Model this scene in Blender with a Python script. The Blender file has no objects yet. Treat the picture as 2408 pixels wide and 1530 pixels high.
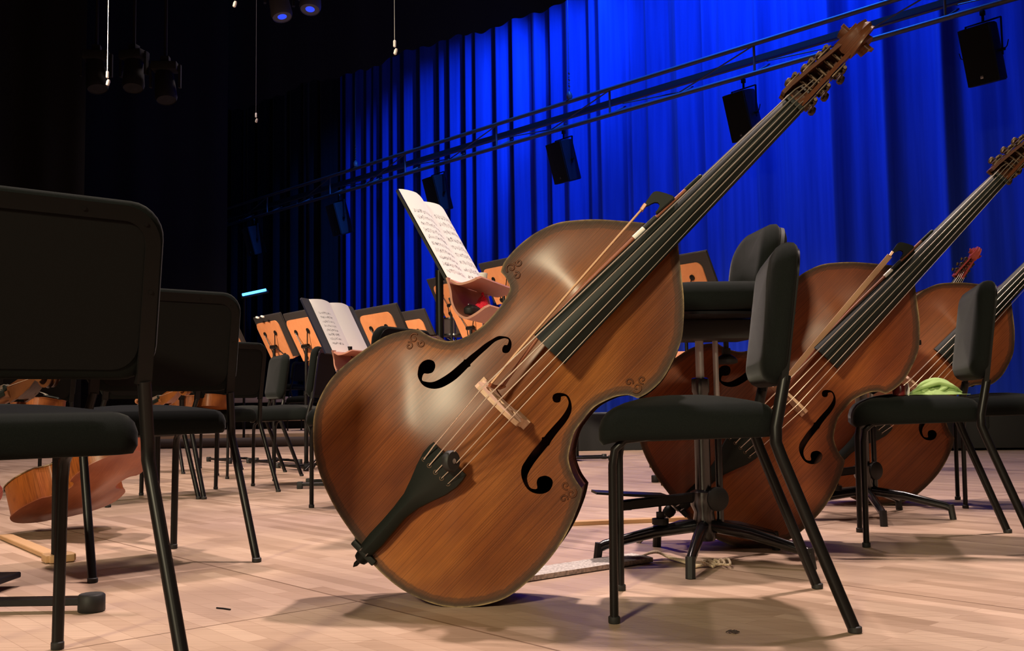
import bpy, bmesh, math, random
import numpy as np
from mathutils import Vector, Matrix
from mathutils.geometry import delaunay_2d_cdt
random.seed(7)
D = bpy.data; SC = bpy.context.scene; COL = SC.collection
PI = math.pi; R = math.radians
V = Vector

# ------------------------------------------------------------------ materials
def mat(name, col=(.5,.5,.5), rough=.5, metal=0., coat=0., sheen=0., spec=.5, emit=None, estr=0.):
    m = D.materials.new(name); m.use_nodes = True
    b = m.node_tree.nodes['Principled BSDF']
    b.inputs['Base Color'].default_value = (*col, 1)
    b.inputs['Roughness'].default_value = rough
    b.inputs['Metallic'].default_value = metal
    b.inputs['Coat Weight'].default_value = coat
    b.inputs['Coat Roughness'].default_value = .2
    b.inputs['Sheen Weight'].default_value = sheen
    b.inputs['Specular IOR Level'].default_value = spec
    if emit:
        b.inputs['Emission Color'].default_value = (*emit, 1)
        b.inputs['Emission Strength'].default_value = estr
    return m
class NT:
    def __init__(s, m): s.m = m; s.t = m.node_tree; s.b = s.t.nodes['Principled BSDF']
    def n(s, typ, **kw):
        x = s.t.nodes.new(typ)
        for k, v in kw.items():
            if k.startswith('i_'):
                key = k[2:]; key = int(key) if key.isdigit() else key.replace('_', ' ')
                x.inputs[key].default_value = v
            else: setattr(x, k, v)
        return x
    def l(s, a, ao, b, bi): s.t.links.new(a.outputs[ao], b.inputs[bi])
    def mp(s, scale=(1,1,1), rot=(0,0,0), co='Object', loc=(0,0,0)):
        tc = s.n('ShaderNodeTexCoord'); mp = s.n('ShaderNodeMapping')
        mp.inputs['Scale'].default_value = scale; mp.inputs['Rotation'].default_value = rot; mp.inputs['Location'].default_value = loc
        s.l(tc, co, mp, 'Vector'); return mp
    def noise(s, mp, scale=5, detail=4, rough=.5):
        x = s.n('ShaderNodeTexNoise'); x.inputs['Scale'].default_value = scale; x.inputs['Detail'].default_value = detail
        x.inputs['Roughness'].default_value = rough; s.l(mp, 'Vector', x, 'Vector'); return x
    def ramp(s, src, out, stops):
        r = s.n('ShaderNodeValToRGB'); e = r.color_ramp.elements
        while len(e) < len(stops): e.new(.5)
        for i, (p, c) in enumerate(stops): e[i].position = p; e[i].color = (*c, 1) if len(c) == 3 else c
        s.l(src, out, r, 'Fac'); return r
    def mix(s, fac, a, b, mode='MIX'):
        x = s.n('ShaderNodeMix', data_type='RGBA', blend_type=mode)
        for key, val in ((0, fac), (6, a), (7, b)):
            if isinstance(val, tuple) and hasattr(val[0], 'outputs'): s.l(val[0], val[1], x, key)
            else: x.inputs[key].default_value = val if key == 0 else ((*val, 1) if len(val) == 3 else val)
        return x
    def math(s, op, a, b=None, c=None, clamp=False):
        x = s.n('ShaderNodeMath', operation=op, use_clamp=clamp)
        for i, val in enumerate((a, b, c)):
            if val is None: continue
            if isinstance(val, tuple): s.l(val[0], val[1], x, i)
            else: x.inputs[i].default_value = val
        return x
    def bump(s, src, out, strength=.2, dist=.002):
        b = s.n('ShaderNodeBump'); b.inputs['Strength'].default_value = strength; b.inputs['Distance'].default_value = dist
        s.l(src, out, b, 'Height'); s.l(b, 'Normal', s.b, 'Normal'); return b
def fabric(name, col, rough=.95, sheen=.25, k=900):
    m = mat(name, col, rough, sheen=sheen, spec=.08); t = NT(m); t.b.inputs['Sheen Roughness'].default_value = .35
    mp = t.mp(); n = t.noise(mp, k, 2); r = t.ramp(n, 'Fac', [(.3, tuple(c*.65 for c in col)), (.7, tuple(c*1.4 for c in col))])
    t.l(r, 'Color', t.b, 'Base Color'); t.bump(n, 'Fac', .25, .001); return m
def grain(name, c0, c1, rough=.4, coat=0., scale=(2, 40, 40), k=3.):
    m = mat(name, c0, rough, coat=coat); t = NT(m)
    n = t.noise(t.mp(scale), k, 5, .6); r = t.ramp(n, 'Fac', [(.3, c0), (.7, c1)]); t.l(r, 'Color', t.b, 'Base Color'); return m

M = {}
M['fabric'] = fabric('black_wool_fabric', (.0065, .0080, .0075), sheen=.07)
M['metal'] = mat('black_powder_coat', (.0065, .0057, .0057), .36, spec=.22)
M['panel'] = mat('black_plastic_panel', (.0055, .005, .005), .8, spec=.12)
M['rubber'] = mat('black_rubber', (.01, .01, .01), .6)
M['gloss'] = mat('gloss_black_metal', (.010, .0095, .011), .22, coat=.3)
M['chrome'] = mat('chrome', (.75, .74, .73), .18, 1.)
M['polished'] = mat('polished_steel', (.62, .60, .58), .38, .75)
M['steel'] = mat('worn_steel', (.45, .44, .43), .35, 1.)
M['brass'] = mat('aged_brass', (.11, .075, .052), .45, 1.)
M['copper'] = mat('copper_ferrule', (.85, .5, .35), .25, 1.)
M['ebony'] = mat('ebony', (.008, .0105, .009), .48, spec=.22)
M['string'] = mat('string_steel', (.95, .82, .7), .3, .85)
M['bridgewood'] = grain('maple_bridge', (.50, .31, .20), (.66, .45, .31), .5, scale=(30, 3, 30))
M['bowstick'] = grain('pernambuco', (.20, .06, .03), (.30, .10, .05), .35, scale=(3, 60, 60))
M['hair'] = mat('bow_hair', (.62, .36, .2), .5)
M['drape'] = fabric('black_drape', (.017, .017, .018), k=300)
M['black'] = mat('matt_black_paint', (.006, .006, .0065), .8)
M['grille'] = fabric('speaker_grille', (.012, .0115, .011), k=500)
M['cab'] = mat('speaker_cabinet', (.014, .014, .015), .5)
M['truss'] = mat('black_truss_paint', (.11, .11, .12), .4)
M['paper'] = mat('music_paper', (.9, .89, .86), .8)
M['folder'] = mat('black_folder', (.022, .018, .018), .55)
M['folder_blue'] = fabric('dark_blue_folder', (.012, .013, .026), k=400)
M['white'] = mat('white_ivory', (.85, .83, .78), .4)
M['redcloth'] = fabric('red_cloth', (.75, .03, .06), k=300)
M['green'] = fabric('lime_cloth', (.33, .47, .18), .9, sheen=.05, k=2500)
M['rosin'] = mat('rosin_red', (.16, .02, .02), .3, coat=.4)
M['bassoonwood'] = mat('bassoon_lacquer', (.25, .03, .025), .2, coat=.5)
M['gold'] = mat('lacquered_brass', (.85, .55, .2), .22, 1.)
M['clear'] = mat('plain_wood', (.50, .30, .15), .55)
M['lens'] = mat('lamp_lens', (.02, .03, .1), .15, emit=(.02, .06, 1.), estr=1.2)
M['tube_on'] = mat('blue_led_tube', (.1, .2, .9), .3, emit=(.04, .25, 1.), estr=7.)
M['mesh_tray'] = mat('perforated_tray', (.028, .028, .032), .5)
M['rope'] = fabric('cotton_cord', (.55, .43, .30), k=300)
M['roll'] = mat('rolled_dark_mat', (.035, .022, .02), .8)

def varnish(name, dark, mid, light, edge=True, grain_k=1., rough=.5, border=(.030, .014, .007)):
    m = mat(name, mid, rough, coat=.18, spec=.2); t = NT(m)
    t.b.inputs['Coat Roughness'].default_value = .24
    big = t.noise(t.mp((1.0, 1.9, 1)), 2.0, 4, .55)
    base = t.ramp(big, 'Fac', [(.34, dark), (.52, mid), (.70, light)])
    fine = t.noise(t.mp((.5, 170, 3)), 2.2, 3, .6)
    fr = t.ramp(fine, 'Fac', [(.36, (.58, .52, .48)), (.50, (1, 1, 1)), (.68, (1.28, 1.24, 1.16))])
    c = t.mix(.8 * grain_k, (base, 'Color'), (fr, 'Color'), 'MULTIPLY')
    out = c
    if edge:
        at = t.n('ShaderNodeAttribute', attribute_name='edge')
        wob = t.noise(t.mp((9, 9, 9)), 6, 5, .7)
        d = t.math('ADD', (at, 'Fac'), (t.math('MULTIPLY', (t.math('SUBTRACT', (wob, 'Fac'), .5), 0), .012), 0))
        rr = t.ramp(d, 0, [(.0, (1, 1, 1)), (.009, (.9, .9, .9)), (.0185, (.45, .45, .45)), (.0205, (.8, .8, .8)), (.0225, (0, 0, 0))])
        o2 = t.mix((rr, 'Color'), (c, 2), border)
        # worn pale rim where the varnish has been knocked off
        rr2 = t.ramp(at, 'Fac', [(.0, (1, 1, 1)), (.0015, (1, 1, 1)), (.0042, (0, 0, 0))])
        chip = t.ramp(t.noise(t.mp((2.2, 2.2, 2.2)), 4, 7, .72), 'Fac', [(.42, (.08, .08, .08)), (.62, (.9, .9, .9))])
        f2 = t.mix(1., (rr2, 'Color'), (chip, 'Color'), 'MULTIPLY')
        o3 = t.mix((f2, 2), (o2, 2), (.42, .29, .14))
        # scratches
        sc = t.n('ShaderNodeTexVoronoi', feature='DISTANCE_TO_EDGE'); sc.inputs['Scale'].default_value = 5
        nm = t.noise(t.mp((3, 9, 3)), 3, 2); t.l(nm, 'Color', sc, 'Vector')
        out = o3
        cb = t.noise(t.mp((1, 1, 1)), 75, 3, .6)
        near = t.ramp(d, 0, [(.0, (.5, .5, .5)), (.028, (0, 0, 0))])
        hb = t.mix((near, 'Color'), (fine, 'Fac'), (cb, 'Fac'))
        t.bump(hb, 2, .35, .0018)
    else:
        t.bump(fine, 'Fac', .15, .001)
    t.l(out, 2, t.b, 'Base Color'); return m
M['top_a'] = varnish('bass_varnish_brown', (.085, .021, .007), (.165, .046, .0095), (.29, .098, .019))
M['top_b'] = varnish('bass_varnish_red', (.10, .022, .009), (.17, .040, .011), (.27, .075, .016))
M['top_c'] = varnish('bass_varnish_orange', (.14, .033, .011), (.22, .058, .016), (.31, .092, .022))
M['rib'] = varnish('rib_varnish', (.06, .02, .014), (.13, .045, .03), (.2, .075, .04), edge=False)
M['back_cello'] = varnish('cello_back_varnish', (.22, .06, .028), (.34, .115, .055), (.44, .17, .085), edge=False, grain_k=.4)
M['rib_cello'] = varnish('cello_rib_varnish', (.22, .055, .011), (.31, .092, .016), (.42, .14, .026), edge=False)
M['back_red'] = varnish('red_cello_varnish', (.25, .03, .03), (.36, .06, .05), (.5, .12, .09), edge=False)
M['headwood'] = varnish('scroll_varnish', (.055, .016, .008), (.10, .032, .012), (.16, .06, .02), edge=False)
M['violinwood'] = varnish('violin_varnish', (.15, .042, .012), (.23, .072, .018), (.33, .12, .03), edge=False)

# orange plywood of the music desks
M['ply'] = grain('stand_plywood', (.60, .22, .085), (.67, .26, .105), .5, scale=(6, 6, 6))
M['ply_pink'] = grain('shelf_plywood', (.42, .18, .12), (.48, .21, .14), .5, scale=(6, 6, 6))
M['ply_edge'] = mat('plywood_edge', (.55, .38, .2), .6)

def floor_material():
    m = mat('stage_parquet', (.5, .34, .22), .38, spec=.4); t = NT(m)
    rot = R(48.5)
    mp = t.mp((1, 1, 1), (0, 0, rot))
    br = t.n('ShaderNodeTexBrick', offset=.37, offset_frequency=2, squash=1.)
    for k, v in (('Color1', (.0, .0, .0, 1)), ('Color2', (1, 1, 1, 1)), ('Mortar', (.5, .5, .5, 1)), ('Scale', 1.), ('Mortar Size', .0008), ('Mortar Smooth', .1), ('Bias', 0.), ('Brick Width', .45), ('Row Height', .050)):
        br.inputs[k].default_value = v
    wob = t.noise(t.mp((.4, .4, 1), (0, 0, rot)), .8, 1)
    t.l(mp, 'Vector', br, 'Vector')
    tone = t.ramp(br, 'Color', [(.0, (.36, .245, .175)), (.25, (.45, .315, .235)), (.7, (.49, .35, .265)), (1., (.55, .40, .305))])
    gr = t.noise(t.mp((1.2, 60, 1), (0, 0, rot)), 2.2, 5, .6)
    grc = t.ramp(gr, 'Fac', [(.25, (.72, .68, .63)), (.5, (1, 1, 1)), (.8, (1.12, 1.12, 1.1))])
    c = t.mix(.8, (tone, 'Color'), (grc, 'Color'), 'MULTIPLY')
    dirt = t.noise(t.mp((.7, .7, 1)), 1.6, 5, .6)
    dc = t.ramp(dirt, 'Fac', [(.3, (.84, .82, .8)), (.6, (1.03, 1.02, 1.0))])
    c2 = t.mix(1., (c, 2), (dc, 'Color'), 'MULTIPLY')
    # thin dark joints between boards
    c3 = t.mix((t.math('MULTIPLY', (br, 'Fac'), .45), 0), (c2, 2), (.20, .11, .06))
    # joints of the lift-out stage panels
    pb = t.n('ShaderNodeTexBrick', offset=.0, offset_frequency=2)
    for k, v in (('Scale', 1.), ('Mortar Size', .0032), ('Mortar Smooth', .0), ('Brick Width', 2.0), ('Row Height', 1.0)): pb.inputs[k].default_value = v
    pm = t.mp((1, 1, 1), (0, 0, rot), loc=(.17, .60, 0))
    t.l(pm, 'Vector', pb, 'Vector')
    c4 = t.mix((t.math('MULTIPLY', (pb, 'Fac'), .8), 0), (c3, 2), (.12, .065, .035))
    t.l(c4, 2, t.b, 'Base Color')
    rg = t.ramp(dirt, 'Fac', [(.3, (.34, .34, .34)), (.7, (.5, .5, .5))]); t.l(rg, 'Color', t.b, 'Roughness')
    t.bump(gr, 'Fac', .06, .001)
    return m
M['floor'] = floor_material()
M['riserwood'] = grain('riser_planks', (.48, .33, .23), (.62, .46, .34), .6, scale=(.6, .6, 14))

def curtain_material():
    m = mat('velour_curtain', (.02, .05, .30), .95, sheen=.05, spec=.05); t = NT(m)
    n = t.noise(t.mp((3, 3, .12)), 5, 4); r = t.ramp(n, 'Fac', [(.3, (.018, .045, .30)), (.7, (.028, .065, .40))])
    t.l(r, 'Color', t.b, 'Base Color'); t.bump(t.noise(t.mp(), 500, 2), 'Fac', .2, .002); return m
M['curtain'] = curtain_material()

def notation_material(x0, x1, y0, y1, staves, seed):
    """printed staves and notes on a page, in the page's own coordinates"""
    m = mat('printed_music', (.9, .89, .86), .8, spec=.2); t = NT(m)
    tc = t.n('ShaderNodeTexCoord'); sp = t.n('ShaderNodeSeparateXYZ'); t.l(tc, 'Object', sp, 'Vector')
    yy = t.math('DIVIDE', (t.math('SUBTRACT', (sp, 'Y'), y0), 0), (y1 - y0) / staves)
    f = t.math('FRACT', (yy, 0))
    inst = t.math('MULTIPLY', (t.math('GREATER_THAN', (f, 0), .28), 0), (t.math('LESS_THAN', (f, 0), .66), 0))
    ln = t.math('LESS_THAN', (t.math('FRACT', (t.math('MULTIPLY', (t.math('SUBTRACT', (f, 0), .275), 0), 12.5), 0)), 0), .3)
    lines = t.math('MULTIPLY', (inst, 0), (ln, 0))
    vor = t.n('ShaderNodeTexVoronoi'); vor.inputs['Scale'].default_value = 150
    mp = t.mp((1., .55, 1), loc=(seed, seed * .3, 0)); t.l(mp, 'Vector', vor, 'Vector')
    dots = t.math('LESS_THAN', (vor, 'Distance'), .37)
    wide = t.math('MULTIPLY', (t.math('GREATER_THAN', (f, 0), .16), 0), (t.math('LESS_THAN', (f, 0), .80), 0))
    gaps = t.math('GREATER_THAN', (t.noise(t.mp((14, 30, 1), loc=(seed, 0, 0)), 3, 1), 'Fac'), .47)
    notes = t.math('MULTIPLY', (t.math('MULTIPLY', (dots, 0), (wide, 0)), 0), (gaps, 0))
    ink = t.math('MAXIMUM', (t.math('MULTIPLY', (lines, 0), .75), 0), (notes, 0))
    bx = t.math('MULTIPLY', (t.math('GREATER_THAN', (sp, 'X'), x0), 0), (t.math('LESS_THAN', (sp, 'X'), x1), 0))
    by = t.math('MULTIPLY', (t.math('GREATER_THAN', (sp, 'Y'), y0), 0), (t.math('LESS_THAN', (sp, 'Y'), y1), 0))
    k = t.math('MULTIPLY', (ink, 0), (t.math('MULTIPLY', (bx, 0), (by, 0)), 0))
    c = t.mix((k, 0), (.9, .89, .86), (.06, .06, .07)); t.l(c, 2, t.b, 'Base Color'); return m

# ------------------------------------------------------------------ mesh helpers
class MB:
    def __init__(s): s.bm = bmesh.new()
    def face(s, vs):
        try: return s.bm.faces.new(vs)
        except ValueError: return None
    def verts(s, pts): return [s.bm.verts.new(p) for p in pts]
    def bridge(s, a, b, closed=True):
        n = len(a)
        for i in range(n if closed else n - 1):
            j = (i + 1) % n; s.face((a[i], a[j], b[j], b[i]))
    def loft(s, rings, cap0=True, cap1=True, closed=True):
        rv = [s.verts(r) for r in rings]
        for a, b in zip(rv, rv[1:]): s.bridge(a, b, closed)
        if closed and cap0: s.face(rv[0][::-1])
        if closed and cap1: s.face(rv[-1])
        return rv
    def box(s, c, size, rot=None, bev=0.):
        r = bmesh.ops.create_cube(s.bm, size=1.)
        vs = r['verts']; mm = Matrix.Diagonal((*size, 1))
        if rot is not None: mm = rot.to_4x4() @ mm
        mm = Matrix.Translation(c) @ mm
        bmesh.ops.transform(s.bm, matrix=mm, verts=vs)
        if bev:
            es = {e for v in vs for e in v.link_edges}
            bmesh.ops.bevel(s.bm, geom=list(es), offset=bev, segments=2, affect='EDGES', profile=.6)
        return s
    def sweep(s, pts, sec, up=(0, 0, 1), scale=None, caps=True):
        """sec: list of (a, b) in the plane normal to the path; b is along 'up'"""
        pts = [V(p) for p in pts]; up = V(up); rings = []
        for i, p in enumerate(pts):
            if i == 0: t = pts[1] - p
            elif i == len(pts) - 1: t = p - pts[i - 1]
            else: t = (p - pts[i - 1]).normalized() + (pts[i + 1] - p).normalized()
            t.normalize(); u = up - t * up.dot(t)
            if u.length < 1e-4: u = V((0, 1, 0)) - t * t.y
            if u.length < 1e-4: u = V((1, 0, 0)) - t * t.x
            u.normalize(); a = t.cross(u)
            k = scale[i] if scale else 1.
            kk = 1.
            if 0 < i < len(pts) - 1:
                c = (p - pts[i - 1]).normalized().dot((pts[i + 1] - p).normalized()); kk = min(1 / max(math.sqrt(max((1 + c) / 2, .1)), .5), 1.6)
            rings.append([p + a * (x * k * (kk if abs(up.dot(t)) > 2 else 1)) + u * (y * k) for x, y in sec])
        s.loft(rings, caps, caps); return s
    def tube(s, pts, r, n=8, scale=None, up=(0, 0, 1)):
        return s.sweep(pts, [(r * math.cos(2 * PI * k / n), r * math.sin(2 * PI * k / n)) for k in range(n)], up, scale)
    def bar(s, pts, w, h, up=(0, 0, 1), bev=.15, scale=None):
        b = min(w, h) * bev; w /= 2; h /= 2
        return s.sweep(pts, [(w, -h + b), (w, h - b), (w - b, h), (-w + b, h), (-w, h - b), (-w, -h + b), (-w + b, -h), (w - b, -h)], up, scale)
    def cyl(s, a, b, r, r2=None, n=16):
        return s.tube([a, b], r, n, [1, (r2 / r if r2 is not None else 1)], up=(0.31, .17, .93))
    def lathe(s, prof, org=(0, 0, 0), ax=(0, 0, 1), n=20):
        """prof: (radius, height along ax)"""
        ax = V(ax).normalized(); t = V((1, 0, 0)) if abs(ax.x) < .8 else V((0, 1, 0))
        a = ax.cross(t).normalized(); b = ax.cross(a); org = V(org)
        s.loft([[org + ax * h + (a * math.cos(2 * PI * k / n) + b * math.sin(2 * PI * k / n)) * max(r, 1e-5) for k in range(n)] for r, h in prof]); return s
    def pad(s, w, h, r, prof, crown=0., fn=None, k=6):
        """upholstered pad on a rounded rectangle; prof: (inset, height); fn maps (x, y, height)"""
        fn = fn or (lambda x, y, z: V((x, y, z)))
        def ring(i, z, f=1., cz=0):
            return [fn(x * f, y * f, z + cz) for x, y in rrect(w - 2 * i, h - 2 * i, max(r - i, .006), k)]
        rings = [ring(i, z) for i, z in prof]
        i, z = prof[-1]
        for f in (.85, .65, .45, .22): rings.append(ring(i, z, f, crown * (1 - f * f)))
        s.loft(rings); return s
    def poly(s, pts, thick, fn):
        a = s.verts([fn(x, y, 0) for x, y in pts]); b = s.verts([fn(x, y, thick) for x, y in pts])
        s.face(a[::-1]); s.face(b); s.bridge(a, b); return s
    def build(s, name, m, parent=None, smooth=True, ang=40, loc=None):
        bmesh.ops.remove_doubles(s.bm, verts=s.bm.verts, dist=1e-6)
        bmesh.ops.recalc_face_normals(s.bm, faces=s.bm.faces)
        me = D.meshes.new(name); s.bm.to_mesh(me); s.bm.free()
        me.materials.append(m)
        if smooth:
            me.shade_smooth(); me.set_sharp_from_angle(angle=R(ang))
        o = D.objects.new(name, me); COL.objects.link(o)
        if parent is not None: o.parent = parent
        if loc is not None: o.location = loc
        return o
def rrect(w, h, r, k=6):
    out = []
    for cx, cy, a0 in ((w/2 - r, h/2 - r, 0), (-w/2 + r, h/2 - r, 90), (-w/2 + r, -h/2 + r, 180), (w/2 - r, -h/2 + r, 270)):
        for i in range(k + 1):
            a = R(a0 + 90 * i / k); out.append((cx + r * math.cos(a), cy + r * math.sin(a)))
    return out
def crom(pts, n=6):
    """catmull-rom through the points"""
    P = [np.array(p, float) for p in pts]; P = [2*P[0] - P[1]] + P + [2*P[-1] - P[-2]]; out = []
    for i in range(1, len(P) - 2):
        for k in range(n):
            t = k / n; a, b, c, d = P[i-1:i+3]
            out.append(.5 * (2*b + (c - a)*t + (2*a - 5*b + 4*c - d)*t*t + (3*b - a - 3*c + d)*t**3))
    out.append(P[-2]); return out
def tag(o, label, cat, group=None, kind=None):
    o['label'] = label; o['category'] = cat
    if group: o['group'] = group
    if kind: o['kind'] = kind
    return o
def thing(name, label, cat, loc=(0, 0, 0), rz=0., group=None):
    o = D.objects.new(name, None); COL.objects.link(o); o.empty_display_size = .1
    o.location = loc; o.rotation_euler = (0, 0, rz); return tag(o, label, cat, group)
def struct(o): o['kind'] = 'structure'; return o
def dup(root, label=None, loc=None, rz=None, mats=None, skip=()):
    """copy of a thing with its parts and sub-parts (mesh data shared)"""
    def cp(o, par):
        c = o.copy(); COL.objects.link(c)
        if par is not None: c.parent = par
        if mats and o.type == 'MESH':
            key = o.name.split('.')[0]
            if key in mats:
                c.material_slots[0].link = 'OBJECT'; c.material_slots[0].material = mats[key]
        for ch in list(o.children):
            if ch.name.split('.')[0] not in skip: cp(ch, c)
        return c
    r = cp(root, None)
    if label: r['label'] = label
    if loc is not None: r.location = loc
    if rz is not None: r.rotation_euler = (0, 0, rz)
    return r
def face_to(fx, fy): return math.atan2(-fx, fy)

# ------------------------------------------------------------------ camera
cam_d = D.cameras.new('camera'); cam = D.objects.new('camera', cam_d); COL.objects.link(cam)
cam_d.sensor_fit = 'HORIZONTAL'; cam_d.sensor_width = 36.; cam_d.lens = 36. * 2400 / 2408
cam_d.clip_end = 100; cam_d.clip_start = .02
cam.matrix_world = Matrix.Translation((0, 0, .48)) @ Matrix.Rotation(PI/2 + R(4.35), 4, 'X') @ Matrix.Rotation(R(-.89), 4, 'Z')
SC.camera = cam

# ------------------------------------------------------------------ setting
mb = MB(); mb.box((-1, 13, -.06), (30, 42, .12)); fl = struct(mb.build('floor', M['floor'], smooth=False))
mb = MB(); mb.box((-1, 13, 11.6), (30, 42, .2)); struct(mb.build('ceiling', M['black'], smooth=False))
mb = MB(); mb.box((-15.9, 13, 5.75), (.2, 42, 11.5)); struct(mb.build('wall_left', M['black'], smooth=False))
mb = MB(); mb.box((13.9, 13, 5.75), (.2, 42, 11.5)); struct(mb.build('wall_right', M['black'], smooth=False))
mb = MB(); mb.box((-1, 33.9, 5.75), (30, .2, 11.5)); struct(mb.build('wall_back', M['black'], smooth=False))

# line of the back of the stage: runs off to the left and away
WD = V((-.682, .731, 0)); WN = V((.731, .682, 0))
def W(s, off, z): return WD * s + WN * off + V((0, 0, z))

def drape(name, label, cat, m, a, b, z0, z1, foldf, nz=10, ns=400, hem=None):
    """hanging cloth from point a to point b (plan), foldf(s) -> displacement along the normal"""
    a = V((*a, 0)); b = V((*b, 0)); d = (b - a); L = d.length; d.normalize(); nrm = V((d.y, -d.x, 0))
    mb = MB(); rows = []
    for j in range(nz + 1):
        row = []
        for i in range(ns + 1):
            s = L * i / ns; t = j / nz; zz = z0 + (z1 - z0) * t
            if hem and j == 0: zz += hem(s)
            row.append(a + d * s + nrm * foldf(s, t) + V((0, 0, zz)))
        rows.append(mb.verts(row))
    for p, q in zip(rows, rows[1:]): mb.bridge(p, q, False)
    return tag(mb.build(name, m, ang=180), label, cat)

rng = np.random.RandomState(5)
# fold layout of the long blue-lit curtain: soft shallow waves on the right, deep box folds on the left
knots = []; s_ = 0.
while s_ < 34:
    s_ += rng.uniform(.09, .34) if s_ > 9.5 else rng.uniform(.15, .5); knots.append((s_, rng.uniform(.5, 1.)))
kx = np.array([k[0] for k in knots]); ka = np.array([k[1] * (1 if i % 2 else -1) for i, k in enumerate(knots)])
DEEP = ((6.98, .10, -.32), (6.25, .09, -.24), (11.05, .12, -.32), (10.55, .07, -.20), (9.15, .08, -.22), (5.5, .08, -.14), (8.2, .06, -.10))
def blue_fold(S0):
    def f(s, t):
        ss = S0 + s; base = float(np.interp(ss, kx, ka))
        sh = math.copysign(abs(base) ** .75, base)
        amp = .04 + .12 * min(max((ss - 6.5) / 3., 0), 1)
        deep = sum(a * math.exp(-((ss - c) / w) ** 2) for c, w, a in DEEP)
        return deep + amp * sh * (1.0 - .25 * t) + .02 * math.sin(ss * 2.1 + t * 1.2) + .006 * math.sin(ss * 23 + 3 * t)
    return f
CO = 12.79
pa = W(1.0, CO, 0); pb_ = W(31., CO, 0)
drape('stage_curtain', 'long blue lit velour curtain hanging in folds across the back of the stage', 'curtain', M['curtain'],
      pa.xy, pb_.xy, .03, 10.8, blue_fold(1.), nz=8, ns=1500)
def soft(k, a): return lambda s, t: a * math.sin(s * k) + a * .6 * math.sin(s * k * 1.73 + 1)
vd = V((-.773, .635)); v0 = V((.827, 14.0))
hem = lambda s: .03 * math.sin(s * 5.3) + .04 * math.sin(s * 2.1 + 1) + .02 * math.sin(s * 17)
drape('border_drape', 'black border drape with a ragged lower edge, hung above the blue curtain', 'drape', M['drape'],
      (v0 - vd * 6.5), (v0 + vd * 9.), 6.1, 10.9, soft(3, .02), nz=6, ns=500, hem=hem)
drape('side_drape', 'black side drape hanging at the far left edge of the stage', 'drape', M['drape'],
      (-9.5, 13.2), (-5.87, 13.9), .03, 10.9, soft(6, .05), ns=160)
drape('side_drape', 'black side drape hanging in front of the dark left end of the blue curtain', 'drape', M['drape'],
      W(18.5, 12.2, 0).xy, W(28., 12.2, 0).xy, .03, 10.9, soft(9, .06), ns=260)
drape('side_drape', 'wide black side drape between the leftmost drape and the small blue light', 'drape', M['drape'],
      (-8.2, 18.0), (-5.05, 18.0), .03, 10.9, soft(5, .03), ns=120)


# ------------------------------------------------------------------ orchestra risers
def riser(name, label, x0, x1, y0, y1, z, m, legs=True):
    mb = MB(); t = thing(name, label, 'stage riser', ((x0 + x1)/2, y0, 0))
    mb.box((0, (y1 - y0)/2, z - .05), (x1 - x0, y1 - y0, .1), bev=.006); mb.build('deck', m, t, ang=30)
    mb = MB(); mb.box((0, .06, (z - .1)/2), (x1 - x0 - .05, .02, z - .1)); mb.build('skirt', M['drape'], t)
    return t
riser('stage_riser', 'lowest pale wooden riser, behind the music stands on the left', -5.6, -.6, 13.2, 15.9, .14, M['riserwood'])
riser('stage_riser', 'middle pale wooden riser with black skirt, behind the lowest one', -5.6, -.6, 15.9, 17.7, .36, M['riserwood'])
riser('stage_riser', 'highest pale wooden riser at the back of the stage', -5.2, -2.6, 18.2, 20.5, .66, M['riserwood'])
mb = MB(); mb.box((2.9, 10.9, .18), (5.0, 1.6, .36), bev=.01)
tag(mb.build('platform', M['drape'], ang=30), 'low black platform in front of the curtain, behind the basses', 'platform')
mb = MB(); t = thing('rolled_mat', 'dark brown rolled mat lying along the foot of the lowest riser', 'mat', (-2.9, 12.4, 0), R(4))
mb.tube([(-1.6, 0, .06), (-.5, .02, .058), (.6, -.02, .06), (1.7, .0, .058)], .057, 16); mb.build('roll', M['roll'], t)
mb = MB()
for x in (-1.605, 1.705): mb.lathe([(.01, -.003), (.045, -.003), (.045, .003), (.01, .003)], (x, 0, .06), (1, 0, 0))
mb.build('end_spiral', M['rope'], t)

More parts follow.
